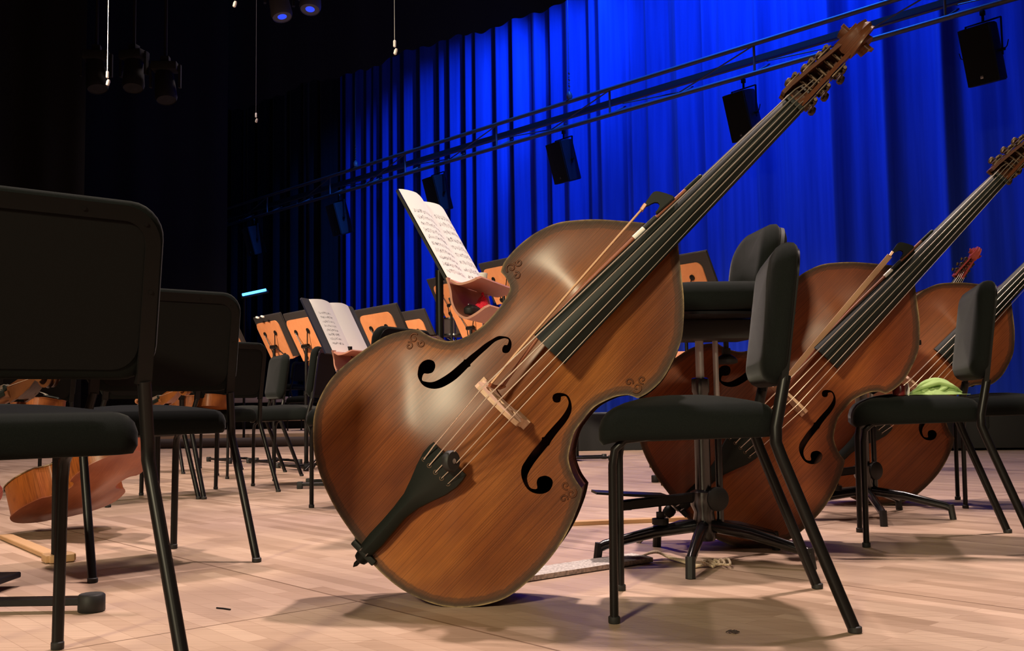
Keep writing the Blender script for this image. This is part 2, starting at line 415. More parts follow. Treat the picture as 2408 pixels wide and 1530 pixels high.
# ------------------------------------------------------------------ chair
def chair_parts(t):
    mb = MB(); mb.pad(.470, .385, .050, [(.03, .398), (.008, .400), (0, .414), (.0, .438), (.006, .456), (.018, .468), (.034, .474)], .020,
                      lambda x, y, z: V((x * (1 - .03 * (y < 0) * min(-y, .12) / .12), y + .08, z - .018 * max((y - .1) / .09, 0) ** 2)), 7)
    mb.build('seat', M['fabric'], t, ang=60)
    for sx in (-1, 1):
        mb = MB(); mb.sweep([(sx*.195, .247, .006), (sx*.198, .243, .34), (sx*.199, .237, .375), (sx*.199, .215, .396), (sx*.199, .12, .408)],
                            [(.012*math.cos(a), .0095*math.sin(a)) for a in [2*PI*k/12 for k in range(12)]], (0, 1, 0))
        leg = mb.build('leg', M['metal'], t)
        mb = MB(); mb.lathe([(.0115, 0), (.013, .002), (.013, .014), (.011, .016)], (sx*.195, .247, 0), n=12); mb.build('foot_cap', M['rubber'], leg)
        mb = MB(); mb.sweep([(sx*.25, -.247, .004), (sx*.2365, -.115, .355), (sx*.2345, -.104, .388), (sx*.233, -.105, .42), (sx*.215, -.130, .53)],
                            [(.011*math.cos(a)*1.1, .013*math.sin(a)) for a in [2*PI*k/12 for k in range(12)]], (0, 1, .2))
        leg = mb.build('leg', M['metal'], t)
        mb = MB(); mb.lathe([(.0125, 0), (.0145, .002), (.0145, .012), (.012, .014)], (sx*.25, -.247, 0), n=12); mb.build('foot_cap', M['rubber'], leg)
    mb = MB(); mb.bar([(-.199, .15, .412), (.199, .15, .412)], .02, .014); mb.bar([(-.205, -.075, .420), (.205, -.075, .420)], .02, .014)
    for sx in (-1, 1): mb.bar([(sx*.19, .16, .415), (sx*.20, -.08, .418)], .018, .014)
    mb.build('seat_frame', M['metal'], t)
    O = V((0, -.126, .532)); U = V((0, -.135, .99)).normalized(); N = V((0, .99, .135)).normalized()
    def f(x, y, z): return O + V((x, 0, 0)) + U * (y + .158) + N * z
    mb = MB(); mb.pad(.475, .316, .064, [(.035, -.002), (.006, -.004), (0, .004), (.0, .016), (.005, .029), (.015, .039), (.032, .046)], .008, f, 7)
    mb.build('backrest', M['fabric'], t, ang=60)
    mb = MB(); mb.pad(.40, .280, .045, [(.0, -.002), (.0, -.006)], 0, f, 6); mb.build('back_panel', M['panel'], t, ang=30)
    # frame hoop round the back
    path = [(-.222, -.145)] + [(x, y) for x, y in rrect(.444, .26, .058, 7) if 1][0:0]
    w, h, r = .428, .270, .054; path = [(w/2, -.165), (w/2, -.05)]
    for i in range(9): a = R(90*i/8); path.append((w/2 - r + r*math.cos(a), h/2 - r + r*math.sin(a)))
    for i in range(9): a = R(90 + 90*i/8); path.append((-w/2 + r + r*math.cos(a), h/2 - r + r*math.sin(a)))
    path += [(-w/2, -.05), (-w/2, -.165)]
    mb = MB(); mb.sweep([f(x, y, -.003) for x, y in path], [(-.0135, -.007), (.0135, -.007), (.0135, .007), (-.0135, .007)][::-1], N)
    fr = mb.build('back_frame', M['metal'], t, ang=50)
    for x, y in ((w/2, .0), (-w/2, .0), (.09, h/2), (-.09, h/2), (w/2 - .016, h/2 - .016), (-w/2 + .016, h/2 - .016)):
        mb = MB(); mb.lathe([(.0035, -.0120), (.0035, -.0108), (.0045, -.0108), (.0045, -.009)], f(x, y, 0), N, 10); mb.build('screw', M['metal'], fr)
CH = 'black orchestra chairs'
chair0 = thing('orchestra_chair', 'black chair in the near right, its seat propping the closest double bass', 'chair', (.484, 2.418, 0), face_to(-.99, .14), CH)
chair_parts(chair0)
def chair(x, y, fx, fy, label, z=0.):
    return dup(chair0, label, (x, y, z), face_to(fx, fy))
chair(1.42, 3.45, -.962, .272, 'black chair carrying the crumpled green cloth')
chair(2.23, 4.53, -.945, .325, 'black chair behind the one with the green cloth, at the right edge')
chair(-.908, 1.785, -.664, .748, 'closest black chair on the left, seen from behind')
chair(-1.156, 3.2375, -.664, .748, 'black chair just beyond the closest left chair, a cello scroll on its seat')
chair(-1.685, 5.78, -.80, .60, 'black chair with a violin lying on its seat, third of the row at left')
chair(-1.80, 7.23, -.9, -.43, 'black chair with a plump dark green back, left of the lower white music sheet')
chair(-1.33, 6.45, -.995, .1, 'black chair seen from the side, under the lower white music sheet')
chair(-.655, 4.95, -.88, .45, 'black chair behind the upper left edge of the closest double bass')
chair(-.14, 5.05, -.9, .4, 'black chair behind the pole of the tall music stand')
chair(-2.02, 5.42, -.75, .66, 'black chair behind the second left chair, its legs seen through it')
chair(-2.95, 6.2, -.75, .66, 'black chair seen under the near left chair, furthest to the left')
chair(-2.45, 7.9, -.75, .66, 'black chair behind the violin chair, its legs seen below it')
chair(-2.9, 14.6, -.95, .3, 'distant black chair on the lowest riser, below the horn', .14)
chair(-2.1, 14.9, -.95, .3, 'distant black chair on the lowest riser, right of another one', .14)
chair(-3.6, 16.8, -.9, .4, 'distant black chair on the middle riser', .36)

for ch in chair0.children:
    if ch.name.split('.')[0] in ('backrest', 'back_panel', 'back_frame'): ch.location = (0, .003, -.024)
# ------------------------------------------------------------------ double bass
OUT_L = [[(.004,.008),(.017,.093),(.034,.155),(.055,.206),(.083,.252),(.118,.29),(.15,.316),(.191,.334),(.239,.344),(.292,.342),(.351,.332),(.405,.318),(.448,.293),(.476,.268)],
 [(.476,.268),(.479,.25),(.487,.226),(.506,.195),(.537,.174),(.584,.161),(.635,.16),(.678,.166),(.702,.176),(.712,.198),(.714,.218)],
 [(.714,.218),(.735,.228),(.765,.231),(.803,.229),(.846,.22),(.892,.2),(.932,.167),(.967,.131),(.999,.091),(1.023,.06),(1.038,.039)],
 [(1.055,-.04),(1.032,-.065),(.999,-.104),(.966,-.142),(.93,-.176),(.89,-.206),(.846,-.224),(.796,-.237),(.754,-.236),(.721,-.227)],
 [(.721,-.227),(.712,-.207),(.697,-.193),(.681,-.183),(.65,-.171),(.625,-.167),(.586,-.17),(.557,-.176),(.522,-.195),(.502,-.212),(.484,-.247),(.477,-.28)],
 [(.477,-.28),(.442,-.3),(.382,-.323),(.318,-.336),(.244,-.338),(.179,-.33),(.129,-.308),(.079,-.271),(.045,-.233),(.019,-.186),(.001,-.132),(-.006,-.078),(-.006,-.035),(-.003,-.009)]]
FL = [(.411,.204),(.397,.193),(.391,.182),(.388,.167),(.391,.153),(.401,.138),(.416,.127),(.436,.12),(.457,.116),(.481,.115),(.494,.115),(.497,.114),(.501,.113),(.503,.116),(.513,.116),(.536,.115),(.56,.113),(.583,.111),(.597,.105),(.606,.099),(.61,.091),(.609,.088),(.599,.083),(.594,.088),(.586,.087),(.582,.084),(.579,.078),(.582,.072),(.589,.068),(.598,.07),(.608,.077),(.613,.086),(.613,.095),(.607,.105),(.598,.115),(.581,.121),(.561,.126),(.539,.129),(.519,.132),(.506,.133),(.503,.134),(.501,.136),(.497,.135),(.483,.136),(.46,.138),(.439,.142),(.419,.148),(.407,.155),(.399,.165),(.395,.175),(.408,.183),(.415,.176),(.425,.17),(.435,.172),(.442,.177),(.446,.186),(.444,.194),(.439,.201),(.428,.206),(.418,.206)]
FR = [(.583,-.082),(.59,-.079),(.599,-.082),(.608,-.092),(.612,-.103),(.609,-.115),(.6,-.128),(.586,-.138),(.563,-.144),(.538,-.146),(.513,-.149),(.5,-.152),(.496,-.153),(.493,-.152),(.48,-.153),(.458,-.155),(.436,-.158),(.414,-.164),(.403,-.172),(.396,-.184),(.395,-.193),(.404,-.203),(.414,-.192),(.425,-.188),(.437,-.194),(.443,-.203),(.443,-.215),(.435,-.223),(.422,-.227),(.41,-.224),(.399,-.216),(.39,-.202),(.388,-.185),(.394,-.166),(.404,-.151),(.417,-.142),(.434,-.138),(.461,-.134),(.485,-.133),(.495,-.131),(.498,-.128),(.502,-.131),(.513,-.13),(.537,-.129),(.564,-.128),(.587,-.124),(.6,-.118),(.606,-.109),(.607,-.101),(.599,-.095),(.595,-.098),(.588,-.101),(.581,-.096),(.579,-.089)]
outline = []
for seg in OUT_L: outline += crom(seg, 5)[:-1] if seg is not OUT_L[2] else crom(seg, 5)
outline = np.array(outline)
def resamp(P, step, closed=True):
    out = []; n = len(P)
    for i in range(n if closed else n - 1):
        a, b = P[i], P[(i + 1) % n]; k = max(1, int(np.linalg.norm(b - a) / step + .5))
        for j in range(k): out.append(a + (b - a) * j / k)
    return np.array(out)
outline = resamp(outline, .012)
def inside(P, pts):
    x, y = pts[:, 0], pts[:, 1]; c = np.zeros(len(pts), bool); n = len(P); j = n - 1
    for i in range(n):
        xi, yi = P[i]; xj, yj = P[j]
        cond = ((yi > y) != (yj > y)); den = (yj - yi) if yj != yi else 1e-12
        c ^= cond & (x < (xj - xi) * (y - yi) / den + xi); j = i
    return c
def dist_to(P, pts):
    best = np.full(len(pts), 1e9)
    for i in range(len(P)):
        a = P[i]; b = P[(i + 1) % len(P)]; ab = b - a; L = ab @ ab + 1e-12
        t = np.clip(((pts - a) @ ab) / L, 0, 1); q = a + t[:, None] * ab
        best = np.minimum(best, np.linalg.norm(pts - q, axis=1))
    return best
# arching of the belly: solve a membrane over the outline on a grid
GS = .008; gu = np.arange(-.03, 1.09, GS); gv = np.arange(-.36, .365, GS)
GU, GV = np.meshgrid(gu, gv, indexing='ij'); gp = np.c_[GU.ravel(), GV.ravel()]
mask = inside(outline, gp).reshape(GU.shape); hh = np.zeros(GU.shape)
def sstep(x): x = np.clip(x, 0, 1); return x * x * (3 - 2 * x)
gd = np.where(mask, dist_to(outline, gp).reshape(GU.shape), 0)
DD = .205 + .105 * np.clip(np.abs(GU - .60) / .26, 0, 1) ** 1.2
hh = np.where(mask, sstep((gd - .022) / (DD - .022)) - .07 * np.exp(-((gd - .020) / .012) ** 2), 0)
for it in range(25):
    nb = (np.roll(hh, 1, 0) + np.roll(hh, -1, 0) + np.roll(hh, 1, 1) + np.roll(hh, -1, 1)) / 4; hh = np.where(mask, .5 * hh + .5 * nb, 0)
def height(u, v):
    a = (u - gu[0]) / GS; b = (v - gv[0]) / GS; i = int(np.clip(a, 0, len(gu) - 2)); j = int(np.clip(b, 0, len(gv) - 2)); a -= i; b -= j
    return (hh[i, j]*(1-a)*(1-b) + hh[i+1, j]*a*(1-b) + hh[i, j+1]*(1-a)*b + hh[i+1, j+1]*a*b)
ARCH = .042
def arched_plate(holes, amp, w0, thick, step, sign=1):
    """front or back plate cut along its outline (and sound holes), with its arching"""
    pts = [tuple(p) for p in outline]; edges = [(i, (i + 1) % len(outline)) for i in range(len(outline))]
    loops = [list(range(len(outline)))]
    for h in holes:
        P = np.array(crom(list(h) + [h[0]], 3)[:-1]); n0 = len(pts); pts += [tuple(p) for p in P]
        edges += [(n0 + i, n0 + (i + 1) % len(P)) for i in range(len(P))]; loops.append(list(range(n0, n0 + len(P))))
    g = np.array([(u + (.5*step if k % 2 else 0), v) for k, v in enumerate(np.arange(-.35, .36, step)) for u in np.arange(-.02, 1.07, step)])
    ok = inside(outline, g) & (dist_to(outline, g) > step * .55)
    for h in holes: ok &= ~inside(np.array(h), g)
    for h in holes: ok &= dist_to(np.array(h), g) > step * .45
    pts += [tuple(p) for p in g[ok]]
    vs, es, fs, ov, oe, of = delaunay_2d_cdt([V(p) for p in pts], edges, [], 0, 1e-6)
    cen = np.array([np.mean([vs[i][:] for i in f], axis=0) for f in fs]); keep = inside(outline, cen)
    for h in holes: keep &= ~inside(np.array(h), cen)
    xy = np.array([v[:] for v in vs]); ed = dist_to(outline, xy)
    bm = bmesh.new(); lay = bm.verts.layers.float.new('edge')
    up = []
    for i, (u, v) in enumerate(xy):
        b = bm.verts.new((u, v, w0 + sign * amp * (height(u, v) if ed[i] > 1e-4 else 0))); b[lay] = ed[i]; up.append(b)
    for k, f in enumerate(fs):
        if keep[k]:
            try: bm.faces.new([up[i] for i in f])
            except ValueError: pass
    bm.edges.ensure_lookup_table()
    be = [e for e in bm.edges if len(e.link_faces) == 1]
    r = bmesh.ops.extrude_edge_only(bm, edges=be)
    for v in r['geom']:
        if isinstance(v, bmesh.types.BMVert): v.co.z -= sign * thick
    loose = [v for v in bm.verts if not v.link_faces]
    bmesh.ops.delete(bm, geom=loose, context='VERTS')
    m = MB(); m.bm.free(); m.bm = bm; return m
def rib_depth(u): return .20 - .045 * float(sstep(np.array((u - .70) / .35)))
def taper(mb_):
    for v in mb_.bm.verts: v.co.z -= rib_depth(v.co.x)
def spiral_scroll(mb_, cu, cv, cw, r0, hw0):
    """volute of the head in the (u, w) plane, its width across v growing towards the eye"""
    rings = []; n = 64; turns = 2.35
    for i in range(n + 1):
        t = i / n; a = -R(150) + turns * 2 * PI * t
        r = r0 * (1 - .80 * t ** .85)
        if t < .12: hw = hw0 * (1 - .45 * t / .12)
        elif t < .45: hw = hw0 * (.55 - .12 * math.sin((t - .12) / .33 * PI) + .25 * (t - .12) / .33)
        else: hw = hw0 * (.80 + 1.05 * (t - .45) / .55)
        th = r0 * .44 * (1 - .55 * t)
        cx, cz = math.cos(a), -math.sin(a)
        # outer face carries two shallow flutes with a ridge between
        sec = []
        for fx, fr in ((-1, 0), (-.55, -.10), (0, .10), (.55, -.10), (1, 0)): sec.append((fx * hw, r + th * fr))
        for fx in (1, 0, -1): sec.append((fx * hw, max(r - th, .002)))
        rings.append([V((cu + q * cx, cv + p, cw + q * cz)) for p, q in sec])
    mb_.loft(rings)
C0 = (.079, -.271)
def build_bass(root):
    LOC = V((-C0[0], -C0[1], 0))
    def fin(mb_, name, m, par=root, ang=40):
        o = mb_.build(name, m, par, ang=ang)
        if par is root: o.location = LOC
        return o
    top = fin(arched_plate([FL, FR], ARCH, .0, .007, .014), 'top_plate', M['top_a'], ang=35)
    # carved scrolls in the four corners
    for cu, cv, du, dv in ((.452, .262, 1, 1), (.738, .206, -1, 1), (.738, -.208, -1, -1), (.452, -.268, 1, -1)):
        mb = MB()
        for k, (ou, ov, r0, sg) in enumerate(((0, 0, .013, 1), (-.022, -.004, .010, -1), (.004, -.022, .010, 1))):
            pts = []
            for i in range(19):
                a = sg * (2.2 * PI * i / 18) + k; r = r0 * (1 - i / 22); x = cu + (ou + r * math.cos(a)) * du; y = cv + (ov + r * math.sin(a)) * dv
                pts.append((x, y, ARCH * height(x, y) + .0010))
            mb.tube(pts, .0021, 6)
        fin(mb, 'corner_carving', M['headwood'])
    # ribs
    P = outline; T = np.roll(P, -1, 0) - np.roll(P, 1, 0); T /= np.linalg.norm(T, axis=1)[:, None]; Nn = np.c_[-T[:, 1], T[:, 0]]
    if inside(P, (P + Nn * .003)).mean() < .5: Nn = -Nn
    Q = P + Nn * .007; mb = MB(); rings = [[V((u, v, -.004)) for u, v in Q]]
    for k in (.5, 1.): rings.append([V((u, v, -rib_depth(u) * k)) for u, v in Q])
    rings.append([V((u, v, -rib_depth(u))) for u, v in P]); 
    rings = rings[:3]
    mb.loft(rings, False, False); fin(mb, 'ribs', M['rib'], ang=35)
    bk = arched_plate([], .030, -.0, .006, .03, -1); taper(bk); fin(bk, 'back_plate', M['rib'], ang=35)
    # neck with heel
    mb = MB(); rings = []
    for u, v, w, hw, dp in ((1.035, -.002, .045, .030, .12), (1.06, -.003, .043, .028, .10), (1.09, -.004, .04, .024, .055), (1.14, -.006, .035, .022, .036), (1.3, -.011, .014, .021, .033), (1.46, -.018, -.012, .021, .031), (1.49, -.018, -.018, .024, .034)):
        rings.append([V((u, v + hw * math.cos(a), w - dp * max(math.sin(a), 0) ** .8)) for a in [PI * k / 12 for k in range(13)]])
    mb.loft(rings); fin(mb, 'neck', M['headwood'])
    # fingerboard
    mb = MB(); rings = []
    for u, vl, vr, w in ((.664, .041, -.055, .108), (.85, .035, -.052, .083), (1.0, .029, -.049, .064), (1.2, .022, -.046, .036), (1.38, .0155, -.043, .012), (1.468, .010, -.0415, .0)):
        hw = (vl - vr) / 2; c = (vl + vr) / 2
        sec = [(vl, w - .026), (vl, w - .014), (vl - .17 * hw * 2 * .5, w - .006)] + [(c + hw * x, w + .006 - .014 * x * x) for x in (.62, .35, 0, -.35, -.7)] + [(vr, w - .012), (vr, w - .026), (c, w - .020)]
        rings.append([V((u, a, b)) for a, b in sec])
    mb.loft(rings); fin(mb, 'fingerboard', M['ebony'], ang=28)
    mb = MB(); mb.box((1.472, -.016, -.002), (.012, .052, .022), bev=.003); fin(mb, 'nut', M['ebony'])
    # bridge
    bo = [(.068,.028),(.068,.036),(.058,.042),(.054,.052),(.058,.068),(.050,.078),(.046,.10),(.054,.112),(.055,.13),(.052,.150),(.043,.163),(.02,.172),(-.012,.177),(-.044,.170),(-.066,.156),(-.076,.144),(-.078,.125),(-.072,.11),(-.066,.098),(-.070,.078),(-.078,.066),(-.073,.052),(-.076,.042),(-.086,.036),(-.086,.028),(-.05,.028),(-.048,.040),(-.040,.062),(-.02,.074),(.0,.074),(.018,.062),(.028,.040),(.030,.028)]
    bo = [(a, b - .002) for a, b in bo]
    holes = [[(-.010 + .012*math.cos(a)*(1.2 if math.sin(a) < 0 else .8), .118 + .014*math.sin(a)) for a in [2*PI*k/12 for k in range(12)]],
             [(.028 + .008*math.cos(a), .112 + .016*math.sin(a)) for a in [2*PI*k/10 for k in range(10)]], [(-.048 + .008*math.cos(a), .106 + .016*math.sin(a)) for a in [2*PI*k/10 for k in range(10)]]]
    pts = [V(p) for p in bo]; ed = [(i, (i+1) % len(bo)) for i in range(len(bo))]; 
    for h in holes: n0 = len(pts); pts += [V(p) for p in h]; ed += [(n0+i, n0+(i+1) % len(h)) for i in range(len(h))]
    vs, es, fs, *_ = delaunay_2d_cdt(pts, ed, [], 0, 1e-6); cen = np.array([np.mean([vs[i][:] for i in f], axis=0) for f in fs]); keep = inside(np.array(bo), cen)
    for h in holes: keep &= ~inside(np.array(h), cen)
    mb = MB()
    def bt(w): return .0125 - .0085 * min(max((w - .03) / .145, 0), 1)
    A = mb.verts([V((.496 + bt(p[1]), p[0], p[1])) for p in vs]); B = mb.verts([V((.496 - bt(p[1]), p[0], p[1])) for p in vs])
    for k, f in enumerate(fs):
        if keep[k]: mb.face([A[i] for i in f]); mb.face([B[i] for i in f][::-1])
    be = [e for e in mb.bm.edges if len(e.link_faces) == 1 and e.verts[0] in set(A)]
    ia = {v: i for i, v in enumerate(A)}
    for e in be: i, j = ia[e.verts[0]], ia[e.verts[1]]; mb.face((A[i], A[j], B[j], B[i]))
    bmesh.ops.delete(mb.bm, geom=[v for v in mb.bm.verts if not v.link_faces], context='VERTS')
    fin(mb, 'bridge', M['bridgewood'], ang=30)
    # tailpiece
    mb = MB(); rings = []
    for u, vl, vr, w in ((.006, .004, -.026, .030), (.014, .008, -.031, .033), (.047, .010, -.0335, .040), (.094, .009, -.0315, .049), (.139, .010, -.030, .058), (.180, .0135, -.037, .066), (.217, .024, -.05, .074), (.253, .036, -.064, .082), (.285, .044, -.0705, .089), (.308, .0445, -.070, .094), (.322, .042, -.067, .097)):
        hw = (vl - vr) / 2; c = (vl + vr) / 2
        k = min(hw * .5, .018)
        rings.append([V((u, a, b)) for a, b in ((vl, w - .020), (vl - .002, w - .012), (c + hw * .45, w - .002), (c, w + .002), (c - hw * .45, w - .002), (vr + .002, w - .012), (vr, w - .020), (c, w - .022))])
    mb.loft(rings); tp = fin(mb, 'tailpiece', M['ebony'], ang=25)
    hv = [.030, .010, -.0115, -.031, -.050]
    mb = MB()
    for v in hv: mb.lathe([(.0058, -.002), (.0058, .001), (.0042, .001), (.0042, -.002)], (.277, v, .0885 - 6 * (v + .012) ** 2), (-.08, 0, 1), 12)
    mb.build('string_hole', M['brass'], tp)
    mb = MB()
    for s in (-1, 1): mb.tube([(.012, -.012 + s*.008, .028), (-.002, -.010 + s*.010, .012), (-.008, -.006 + s*.008, -.02), (-.014, -.003 + s*.004, -.07)], .0022, 8)
    fin(mb, 'tail_wire', M['steel'])
    mb = MB(); mb.box((-.001, -.010, .004), (.016, .075, .016), bev=.004); fin(mb, 'saddle', M['ebony'])
    # endpin socket, drawn out to a point
    mb = MB(); mb.lathe([(.021, .0), (.022, .004), (.020, .012), (.014, .016), (.019, .022), (.021, .034), (.017, .05), (.009, .055), (.006, .056), (.006, .066), (.001, .075)], (-.004, -.004, -.10), (-1, 0, 0), 18)
    ep = fin(mb, 'endpin', M['ebony'])
    mb = MB(); mb.lathe([(.0225, .005), (.0235, .007), (.0235, .013), (.0222, .015)], (-.004, -.004, -.10), (-1, 0, 0), 18); mb.build('collar', M['steel'], ep)
    # strings
    bv = [.034, .011, -.0135, -.037, -.059]; bw = [.1655, .172, .1755, .170, .160]; nv = [.006, -.005, -.016, -.027, -.038]
    for i in range(5):
        r = .0017 - .0002 * i
        mb = MB(); mb.tube([(.277, hv[i], .091 - 6 * (hv[i] + .012)**2), (.318, hv[i] * .55 + bv[i] * .45, .103), (.4945, bv[i], bw[i] + r), (.66, bv[i] * .835 + nv[i] * .165, bw[i] * .845 + .0125 * .155), (1.472, nv[i], .0105), (1.50, nv[i], -.006), (1.535 + .022 * i, nv[i] * .7 - .004, -.03)], r, 8)
        fin(mb, 'string', M['string'])
    # peg box
    mb = MB()
    def cheek(sg):
        rings = []
        for u, vo, th in ((1.475, .026 if sg > 0 else -.034, .010), (1.50, .0255 if sg > 0 else -.0345, .0095), (1.56, .019 if sg > 0 else -.033, .009), (1.61, .012 if sg > 0 else -.0315, .009), (1.655, .008 if sg > 0 else -.032, .010)):
            z0 = .0 - (u - 1.475) * .05; z1 = z0 - .055 + .02 * max((u - 1.56) / .1, 0)
            rings.append([V((u, vo, z0)), V((u, vo - sg*th, z0 + .002)), V((u, vo - sg*th, z1)), V((u, vo, z1))])
        mb.loft(rings)
    cheek(1); cheek(-1)
    mb.loft([[V((u, vl, z)), V((u, vr, z)), V((u, vr, z - .012)), V((u, vl, z - .012))] for u, vl, vr, z in ((1.47, .025, -.034, -.030), (1.52, .023, -.033, -.048), (1.60, .012, -.031, -.044), (1.66, .009, -.032, -.03))])
    fin(mb, 'pegbox', M['headwood'], ang=35)
    mb = MB(); spiral_scroll(mb, 1.690, -.0125, -.045, .060, .0255); fin(mb, 'scroll', M['headwood'], ang=50)
    mb = MB()
    for i in range(5):
        u = 1.53 + .024 * i; mb.cyl((u, .016, -.03), (u, -.03, -.03), .0052, n=10)
    fin(mb, 'string_roller', M['brass'])
    # machine heads: brass plate, worm and key on each side
    for sg, us in ((1, (1.515, 1.565, 1.61)), (-1, (1.50, 1.545, 1.60))):
        for u in us:
            vo = (.027 - (u - 1.475) * .095) if sg > 0 else (-.0355 + (u - 1.475) * .015)
            mb = MB(); mb.box((u, vo + sg*.003, -.026), (.044, .004, .036), bev=.0015)
            mb.cyl((u - .004, vo + sg*.004, -.03), (u - .004, vo + sg*.011, -.03), .013, n=14)
            mb.tube([(u + .014, vo + sg*.009, -.008), (u + .014, vo + sg*.010, -.05)], .0042, 10)
            for k in range(5): mb.lathe([(.0042, -.001), (.0058, 0), (.0042, .001)], (u + .014, vo + sg*.0095, -.016 - .006*k), (0, 0, 1), 10)
            mh = fin(mb, 'machine_head', M['brass'], ang=35)
            mb = MB(); mb.tube([(u + .014, vo + sg*.010, -.05), (u + .011, vo + sg*.014, -.076)], .003, 8)
            mb.lathe([(.002, -.012), (.007, -.009), (.009, 0), (.007, .009), (.002, .012)], (u + .010, vo + sg*.015, -.082), (1, .3, 0), 12)
            kk = mb.build('tuning_key', M['brass'], mh)
    return top
def frame(a, g, lean=0.):
    nn = V((math.sin(a)*math.cos(lean), math.cos(a)*math.cos(lean), -math.sin(lean))); w = -nn
    e1 = V((math.cos(a), -math.sin(a), 0)); e2 = w.cross(e1)
    u = e1 * math.cos(g) + e2 * math.sin(g); v = w.cross(u); return u, v, w
def pose(o, P, a, g, s=1., lean=0.):
    u, v, w = frame(a, g, lean); m = Matrix.Identity(4)
    for i in range(3): m[i][0], m[i][1], m[i][2], m[i][3] = u[i]*s, v[i]*s, w[i]*s, P[i]
    o.matrix_world = m
    return u, v, w
def lowest(a, g, s=1.):
    u, v, w = frame(a, g); return min((u.z * (p[0] - C0[0]) + v.z * (p[1] - C0[1])) * s for p in outline)
GA, AA = R(45.15), R(8.4)
BG = 'double basses lying on their sides'
bass = thing('double_bass', 'closest double bass, worn brown varnish, resting on its side against a chair', 'double bass', group=BG)
build_bass(bass)
pose(bass, (-.125, 2.4575, -lowest(AA, GA)), AA, GA)
bb = dup(bass, 'second double bass behind the tall stool, reddish brown with pale bow hair', mats=dict(top_plate=M['top_b']), skip=('corner_carving',))
pose(bb, (.78, 3.358, -lowest(AA, GA, 1.009)), AA, GA, 1.009)
mb = MB(); mb.tube([(-.07, -.004, -.10), (-.20, -.004, -.10)], .006, 10); mb.lathe([(.006, 0), (.001, .02)], (-.20, -.004, -.10), (-1, 0, 0), 10)
epb = mb.build('endpin_rod', M['steel'], bb); epb.location = (-C0[0], -C0[1], 0)
AC, GC = R(7), R(44.1)
bc = dup(bass, 'third double bass behind the chair with the green cloth, plain orange brown', mats=dict(top_plate=M['top_c']), skip=('corner_carving',))
pose(bc, (1.645, 4.607, -lowest(AC, GC, 1.09)), AC, GC, 1.09)
AD, GD = R(2), R(53.5)
bd = dup(bass, 'fourth double bass, only its red scroll and neck rising behind the third one', mats=dict(top_plate=M['top_c'], scroll=M['back_red'], pegbox=M['back_red'], neck=M['back_red']), skip=('corner_carving',))
u, v, w = frame(AD, GD); nut = V((3.05, 6.9, 1.44)); pd = nut - u * (1.472 - C0[0]) - v * (-.016 - C0[1])
pose(bd, (pd.x, pd.y, -lowest(AD, GD)), AD, GD)

# mute disc clipped to the strings above the tailpiece
mu = thing('string_mute', 'round black rubber mute on the strings of the closest bass', 'mute')
mb = MB(); mb.lathe([(.002, -.009), (.022, -.009), (.0245, -.006), (.0245, .006), (.022, .009), (.002, .009)], (0, 0, .0), (0, 0, 1), 28); md = mb.build('disc', M['rubber'], mu)
mb = MB(); mb.lathe([(.004, .0092), (.006, .0098), (.006, .0105), (.003, .0105)], (0, 0, 0), (0, 0, 1), 12); mb.build('rivet', M['steel'], mu)
u, v, w = frame(AA, GA)
def bpoint(P, uvw): return V(P) + u * (uvw[0] - C0[0]) + v * (uvw[1] - C0[1]) + w * uvw[2]
PA = (-.125, 2.4575, -lowest(AA, GA))
ax = (u * .62 - v * .62 + w * .48).normalized()
mu.matrix_world = Matrix.Translation(bpoint(PA, (.325, -.022, .112))) @ ax.to_track_quat('Z', 'Y').to_matrix().to_4x4()

# bow tucked beside the fingerboard
def build_bow(root):
    LOC = V((-C0[0], -C0[1], 0))
    def fin(mb_, n, m, par=root, ang=40):
        o = mb_.build(n, m, par, ang=ang); o.location = LOC if par is root else (0, 0, 0); return o
    mb = MB(); mb.tube([(1.15, .0265, .026), (1.05, .031, .040), (.98, .034, .050), (.83, .039, .066), (.70, .0375, .078), (.655, .031, .079), (.60, .025, .074), (.55, .019, .070), (.525, .015, .068)], .0048, 10, [1, 1, 1, .95, .9, .88, .85, .8, .8]); fin(mb, 'stick', M['bowstick'])
    mb = MB(); mb.tube([(1.15, .0265, .026), (1.197, .024, .019)], .0055, 10); mb.lathe([(.0055, 0), (.004, .004), (.001, .006)], (1.197, .024, .019), u_ax, 10); fin(mb, 'screw_button', M['ebony'])
    mb = MB(); mb.tube([(1.055, .0308, .0395), (1.017, .0325, .0455)], .0064, 12); fin(mb, 'grip', M['rubber'])
    mb = MB(); mb.tube([(1.017, .0325, .0455), (.984, .0339, .0495)], .0062, 12); fin(mb, 'winding', M['white'])
    fp = [(1.060,.0345),(1.118,.030),(1.119,.036),(1.112,.052),(1.104,.068),(1.098,.0745),(1.090,.076),(1.068,.0725),(1.0595,.0705),(1.0545,.0655),(1.062,.063),(1.072,.0615),(1.080,.058),(1.085,.051),(1.084,.044),(1.079,.040),(1.062,.0395)]
    mb = MB(); mb.poly(fp, -.014, lambda a, b, c: V((a, b, .047 + c + (1.08 - a) * .10))); bmesh.ops.bevel(mb.bm, geom=list(mb.bm.edges), offset=.0018, segments=2, affect='EDGES'); fin(mb, 'frog', M['ebony'], ang=50)
    mb = MB(); mb.bar([(1.060, .069, .043), (1.044, .0665, .0455)], .009, .015, (0, 0, 1)); fin(mb, 'ferrule', M['copper'])
    mb = MB(); mb.bar([(1.046, .067, .045), (.80, .0535, .075), (.60, .041, .100), (.517, .0335, .110)], .0042, .011, (0, 0, 1)); fin(mb, 'hair', M['hair'])
    mb = MB(); mb.bar([(.530, .014, .066), (.521, .017, .076), (.514, .026, .095), (.512, .034, .109)], .010, .008, (0, 0, 1)); fin(mb, 'tip', M['bowstick'])
u_ax = (1, 0, 0)
